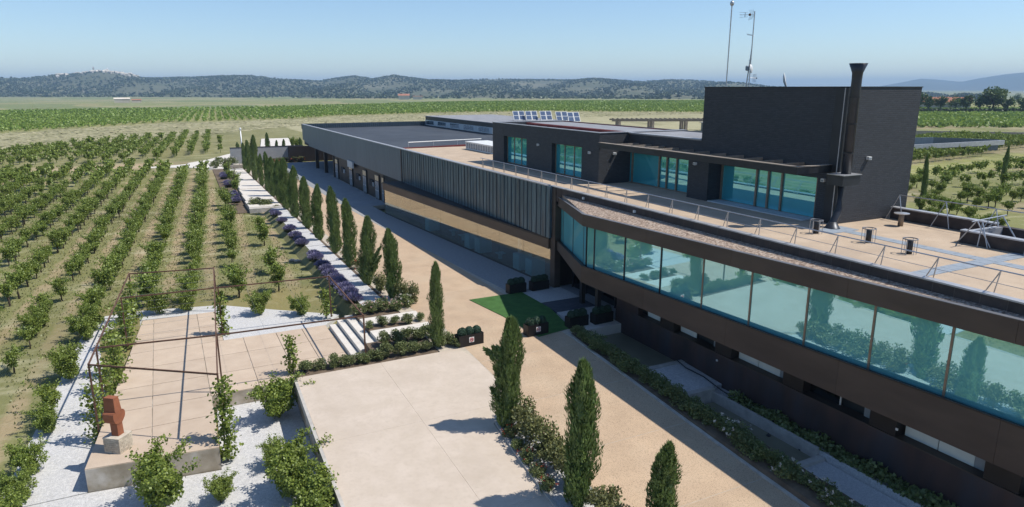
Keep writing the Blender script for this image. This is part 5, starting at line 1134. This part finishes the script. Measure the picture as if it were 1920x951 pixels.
# ivy along the foot of the wall
rg = np.random.default_rng(9); n = 5200; yv = rg.uniform(-33, -16, n); c = np.stack([-.05 - .62 * rg.random(n) ** .8, yv, -.72 + .28 * rg.random(n) * (1 + .4 * np.sin(yv * 3))], 1)
iv = thing('ivy_hedge', 'low dark ivy hedge along the foot of the steel wall', 'hedge', (0, 0, 0))
link('foliage', quad_mesh('foliage', diamonds(c, rand_dirs(n), rand_dirs(n, .6), .13 + .08 * rg.random(n), .09 + .05 * rg.random(n)), 'rose'), iv)

# ------------------------------------------------------------------ planters with clipped balls
rg = np.random.default_rng(14); n = 1500; d = rand_dirs(n)
BALL = quad_mesh('clipped_ball', diamonds(d * (.16 + .03 * rg.random((n, 1))), rand_dirs(n), d + .4 * rg.normal(size=(n, 3)), np.full(n, .06), np.full(n, .05)), 'box')
def planter(x, y, wx, emblem, lab, bl_lab):
    z = zg(y) + (.02 if x > -6 else .0)
    t = thing('planter_box', lab, 'planter', (x, y, z), .06)
    b = MB(); W = wx / 2; D = .24; Hh = .56
    b.box(-W, W, -D, -D + .03, .0, Hh).box(-W, W, D - .03, D, 0, Hh).box(-W, -W + .03, -D + .03, D - .03, 0, Hh).box(W - .03, W, -D + .03, D - .03, 0, Hh).box(-W + .03, W - .03, -D + .03, D - .03, 0, .3).build('box', 'planter', t)
    MB().box(-W + .031, W - .031, -D + .031, D - .031, .3, .47).build('pebbles', 'soilwhite', t)
    if emblem:
        e = MB().box(-.13, .13, -D - .012, -D - .001, .17, .43).build('no_smoking_sign', 'whitepaint', t)
        ring = MB(); ring.tube([(.088 * math.cos(a), -D - .014, .30 + .088 * math.sin(a)) for a in np.linspace(0, 6.283, 25)[:-1]], .013, 6, True); ring.tube([(-.062, -D - .016, .362), (.062, -D - .016, .238)], .011, 6)
        ring.build('red_ring', 'sign_red', e); MB().box(-.06, .03, -D - .0155, -D - .013, .285, .31).box(.035, .055, -D - .0155, -D - .013, .285, .31).box(.035, .055, -D - .0155, -D - .013, .32, .35).build('cigarette', 'ink', e)
    for j in (-1, 0, 1):
        o = link('clipped_ball', BALL, None, (x + j * wx * .30 * math.cos(.06), y + j * wx * .30 * math.sin(.06), z + .47 + .19), R.uniform(0, 6), R.uniform(1.1, 1.25)); tag(o, bl_lab, 'topiary ball', 'clipped balls in ' + lab)
planter(-8.36, -6.62, 1.32, True, 'dark planter with red no-smoking sign out in the sun', 'clipped green ball in the sunlit planter with the red sign')
planter(-4.78, -6.82, 1.22, True, 'dark planter with no-smoking sign on the shaded turf corner', 'clipped green ball in the shaded planter on the turf corner')
planter(-2.30, -6.75, 1.2, False, 'plain dark planter at the turf edge by the pond', 'clipped green ball in the plain planter by the pond')
planter(-.80, -6.85, 1.2, False, 'plain dark planter against the pier of the entrance', 'clipped green ball in the planter against the entrance pier')
planter(-2.58, -.32, 1.18, False, 'plain dark planter where the pale strip meets the turf', 'clipped green ball in the planter where the pale strip ends')
planter(-1.05, -.42, 1.18, False, 'plain dark planter against the end of the showroom glass', 'clipped green ball in the planter against the showroom glass')

# ------------------------------------------------------------------ patio pergola, sculpture, climbing vines
ZT = 1.85
sp = thing('patio_pergola', 'rusty steel tube pergola frame standing over the patio', 'pergola')
XL = lambda y: -24.05 + (y + 6.8) / 14 * .9; XM = lambda y: -19.75 + (y + 10) / 16.5 * .93; XR = -13.3
YN, Y1, Y2, Y3 = -6.9, -5.2, 2.0, 6.9
pts = {'A': (XL(-6.85), -6.85), 'B': (-19.78, -10.0), 'C': (XL(-5), -5.0), 'D': (-19.49, -5.6), 'E': (XR, -5.9), 'F': (-23.35, 2.2), 'G': (-18.91, 2.0), 'H': (XR + .05, 1.6), 'I': (-23.15, 7.2), 'J': (-18.82, 6.45)}
def bar(a, b, dz=0): MB().beam((*pts[a], ZT + dz), (*pts[b], ZT + dz), .05, .06).build('beam', 'rusttube', sp)
for a, b in (('A', 'B'), ('C', 'D'), ('D', 'E'), ('F', 'G'), ('G', 'H'), ('I', 'J'), ('A', 'I'), ('B', 'J'), ('E', 'H')): bar(a, b, .0 if a not in 'ABE' or b in 'B' else .012)
zb = lambda x, y: ZP if (-24.2 < x < -13.7 and y > -10.5) else T(x, y)
for k_ in 'ABCDEFGHIJ':
    x, y = pts[k_]; z0 = {'A': -1.5, 'C': -1.3, 'B': -.78, 'D': -.76, 'E': -.7, 'F': -.85, 'G': -.76, 'H': -.5, 'I': -.85, 'J': -.8}[k_]
    MB().box(x - .033, x + .033, y - .033, y + .033, z0, ZT + .05).build('post', 'rusttube', sp)
for y in np.linspace(-4.2, 6.2, 9): MB().tube([(XL(y), y, ZT + .03), (XM(y), y, ZT + .03)], .004, 4).build('wire', 'edge', sp)
for x in (-17.6, -15.6): MB().tube([(x, -5.7, ZT + .03), (x, 1.8, ZT + .03)], .004, 4).build('wire', 'edge', sp)
sc_ = thing('sculpture', 'rust-red abstract block sculpture on a cream brick plinth', 'sculpture', (-23.25, -9.05, ZP + .585), -.66, None, (.92, .92, 1.16))
MB().add([(-.13, -.13, 0), (.17, -.13, 0), (.17, .17, 0), (-.13, .17, 0), (-.15, -.12, .5), (.17, -.12, .5), (.17, .15, .5), (-.15, .15, .5)], [(3, 2, 1, 0), (4, 5, 6, 7), (0, 1, 5, 4), (1, 2, 6, 5), (2, 3, 7, 6), (3, 0, 4, 7)]).build('stem', 'terracotta', sc_)
mid = MB(); prof = [(-.12, .40), (-.20, .45), (-.25, .52), (-.275, .60), (-.285, .68), (-.27, .75), (-.23, .79), (-.17, .80), (.16, .80), (.24, .79), (.30, .75), (.33, .69), (.33, .61), (.30, .54), (.24, .48), (.14, .40)]
n = len(prof); mid.add([(-.28, y_, z_) for y_, z_ in prof] + [(.20, y_, z_) for y_, z_ in prof], [tuple(range(n)), tuple(range(n, 2 * n))[::-1]] + [(i, n + i, n + (i + 1) % n, (i + 1) % n) for i in range(n)]); mid.build('middle_block', 'terracotta', sc_)
MB().add([(-.29, -.17, .795), (.21, -.17, .795), (.21, .17, .795), (-.29, .17, .795), (-.25, -.14, 1.26), (.18, -.14, 1.26), (.18, .12, 1.26), (-.25, .12, 1.26)], [(3, 2, 1, 0), (4, 5, 6, 7), (0, 1, 5, 4), (1, 2, 6, 5), (2, 3, 7, 6), (3, 0, 4, 7)]).build('top_block', 'terracotta', sc_)
pl = thing('brick_plinth', 'square plinth of cream bricks under the rust-red sculpture', 'plinth', (-23.25, -9.05, ZP), -.66)
MB().box(-.31, .31, -.31, .31, 0, .56).build('core', 'mortar', pl); MB().box(-.335, .335, -.335, .335, .56, .585).build('cap', 'plinthbrick', pl)
for c_ in range(7):
    for i in range(5):
        o_ = -.325 + i * .165 - (.0825 if c_ % 2 else 0); a, b = max(-.325, o_), min(.325, o_ + .157)
        if b - a > .03:
            for s_ in (-1, 1):
                MB().box(a, b, s_ * .31, s_ * .326, c_ * .08 + .004, c_ * .08 + .074).build('brick', 'plinthbrick', pl)
                MB().box(s_ * .311, s_ * .327, max(-.309, a), min(.309, b), c_ * .08 + .004, c_ * .08 + .074).build('brick', 'plinthbrick', pl)
def climber(x, y, z0, z1, rx, n, lab, seed, lean=0.):
    rg = np.random.default_rng(seed); s = rg.random(n); z = z0 + s * (z1 - z0); wv = rx * (.55 + .5 * np.abs(np.sin(s * 9 + seed)))
    p = rg.normal(size=(n, 2)) * wv[:, None] * .6
    c = np.stack([p[:, 0] + lean * s, p[:, 1], z - z0 + 0 * s], 1)
    t = thing('climbing_vine', lab, 'climbing vine', (x, y, z0)); link('foliage', quad_mesh('foliage', diamonds(c, rg.normal(size=(n, 3)) + np.array([0, 0, -.4]), rg.normal(size=(n, 3)) + np.array([0, -.3, .8]), .10 + .08 * rg.random(n), .08 + .07 * rg.random(n)), 'vine'), t)
    MB().tube([(0, 0, -.2), (.04, .02, .5), (lean * .6, 0, (z1 - z0) * .8)], [.035, .025, .012], 5).build('stem', 'trunk', t, True)
climber(-19.75, -10.1, -1.5, 1.7, .34, 950, 'tall climbing vine up the pergola post at the patio corner', 3, .1)
climber(-18.85, 2.1, -.8, 1.6, .30, 600, 'climbing vine on the middle post of the pergola', 4)
climber(-23.6, -2.5, -1.2, 1.5, .40, 700, 'climbing vine on the gravel side of the pergola, beside the tiles', 5)
climber(-23.4, 2.6, -.9, 1.6, .42, 700, 'climbing vine on the rear gravel side post of the pergola', 6)
climber(-24.1, -6.6, -1.4, .9, .34, 500, 'climbing vine around the front gravel side post of the pergola', 7)
climber(-16.45, -4.9, -.75, 1.1, .28, 420, 'slim vine growing from the patio edge toward the forecourt', 8)
climber(-13.4, 2.2, -.6, 1.0, .34, 420, 'climbing vine on the rear post of the pergola beside the steps', 9)
for i_, (x, y, w_) in enumerate(((-23.9, -4.6, 'low'), (-23.75, -.6, 'thick'), (-23.45, 4.6, 'loose'), (-23.2, 6.6, 'tall'))):
    climber(x, y, T(x, y) + .05, 1.5 if w_ in ('tall', 'thick') else 1.0, .42, 650, '%s leafy climber on the gravel side of the pergola, %s from its rear corner' % (w_, ORD[3 - i_]), 20 + i_)
def bigvine(x, y, s, lab, sz=1., tilt=0):
    t = thing('grapevine', lab, 'grapevine', (x, y, T(x, y) + .05), R.uniform(0, 6.28), None, (s, s, s * sz)); link('foliage', VINE_BIG[R.randrange(3)], t); link('trunk', VINE_TRUNK[0], t)
bigvine(-22.0, -12.1, 1.2, 'large bushy grapevine in front of the stained patio wall')
bigvine(-17.5, -7.6, 1.05, 'spreading grapevine between the gravel and the forecourt wall', .95)
bigvine(-17.9, -13.2, 1.15, 'large grapevine against the outer forecourt wall', 1.)
bigvine(-17.5, -15.3, 1.1, 'dense grapevine by the gravel edge under the forecourt wall')
bigvine(-20.2, -12.6, .62, 'small grapevine alone on the white gravel', .9)
bigvine(-18.2, -11.2, .55, 'little sprouting grapevine beside the forecourt wall', 1.1)
for x, y, s in ((-20.4, 7.3, .75), (-16.6, 4.7, .8), (-14.6, 3.6, .7), (-21.9, 7.5, .8)): bigvine(x, y, s, {-20.4: 'grapevine on the gravel behind the pergola', -16.6: 'grapevine on the gravel strip toward the lavender', -14.6: 'grapevine on the gravel strip nearest the lavender', -21.9: 'grapevine at the rear corner of the gravel behind the pergola'}[x])

# ------------------------------------------------------------------ grass tufts on the rough ground
rg = np.random.default_rng(3); n = 52000
px_ = rg.random(n); yv = -26 + 86 * rg.random(n) ** 1.2; xv = -44 + 31.5 * rg.random(n)
ok = ~((xv > -27.2) & (yv < 8.8)) & ~((xv > -12.8)) | ((yv < -16.3) & (xv > -27) & (xv < -17.2))
v = np.stack([xv - CAM.x, yv - CAM.y], 1); fw = v @ np.array([math.sin(YAW), math.cos(YAW)]); rt = v @ np.array([math.cos(YAW), -math.sin(YAW)]); ok &= (fw > 5) & (np.abs(rt) < fw * .8)
xv, yv = xv[ok], yv[ok]; n = len(xv); zv = np.array([T(a, b) for a, b in zip(xv, yv)])
hh = .05 + .10 * rg.random(n); d = rg.normal(size=(n, 3)) * .45; d[:, 2] = 1
Qg = diamonds(np.stack([xv, yv, zv + hh * .4], 1), d, rg.normal(size=(n, 3)) + np.array([0, -.5, .3]), hh, .05 + .05 * rg.random(n))
msk = rg.random(n) < .25
stuff(tag(link('dry_grass', quad_mesh('dry_grass', Qg[msk], 'drygrass')), 'dry straw tufts scattered over the vineyard ground', 'grass'))
stuff(tag(link('green_grass', quad_mesh('green_grass', Qg[~msk], 'greengrass')), 'short green grass growing between the vine rows', 'grass'))

rg = np.random.default_rng(4); n = 30000; xv = -95 + 340 * rg.random(n); yv = 105 + 190 * rg.random(n)
ok = np.array([NEAR_DRY(a) - 3 < b < FAR_DRY(a) + 2 for a, b in zip(xv, yv)]) & np.array([in_view(a, b, 0, 20) for a, b in zip(xv, yv)]); xv, yv = xv[ok], yv[ok]; n = len(xv)
d = np.stack([1 + .5 * rg.normal(size=n), .9 + .5 * rg.normal(size=n), .06 * rg.normal(size=n)], 1); nr = rg.normal(size=(n, 3)) * .16 + np.array([0, -.25, 1.])
cl = np.clip(.5 + .45 * np.sin(xv * .21 + yv * .13) * np.sin(yv * .31 - xv * .11) + .25 * rg.normal(size=n), 0, 1)
stuff(tag(link('straw_field', quad_mesh('straw_field', diamonds(np.stack([xv, yv, .04 + .12 * rg.random(n)], 1), d, nr, .9 + 1.6 * rg.random(n) ** 2, .4 + .5 * rg.random(n)), 'straw', cl)), 'pale dry grass strip between the two vineyards', 'grass'))

# ------------------------------------------------------------------ the air
hz = MB().box(-10400, 10400, -10400, 10400, -32, 150).build('haze', 'wood'); hz.data.materials.clear()
m = bpy.data.materials.new('haze_air'); m.use_nodes = True; t = m.node_tree; t.nodes.remove(t.nodes['Principled BSDF'])
pv = t.nodes.new('ShaderNodeVolumePrincipled'); pv.inputs['Color'].default_value = (.50, .74, 1.0, 1); pv.inputs['Density'].default_value = .00017; pv.inputs['Anisotropy'].default_value = 0.0
t.links.new(pv.outputs[0], t.nodes['Material Output'].inputs['Volume']); hz.data.materials.append(m); hz['kind'] = 'stuff'
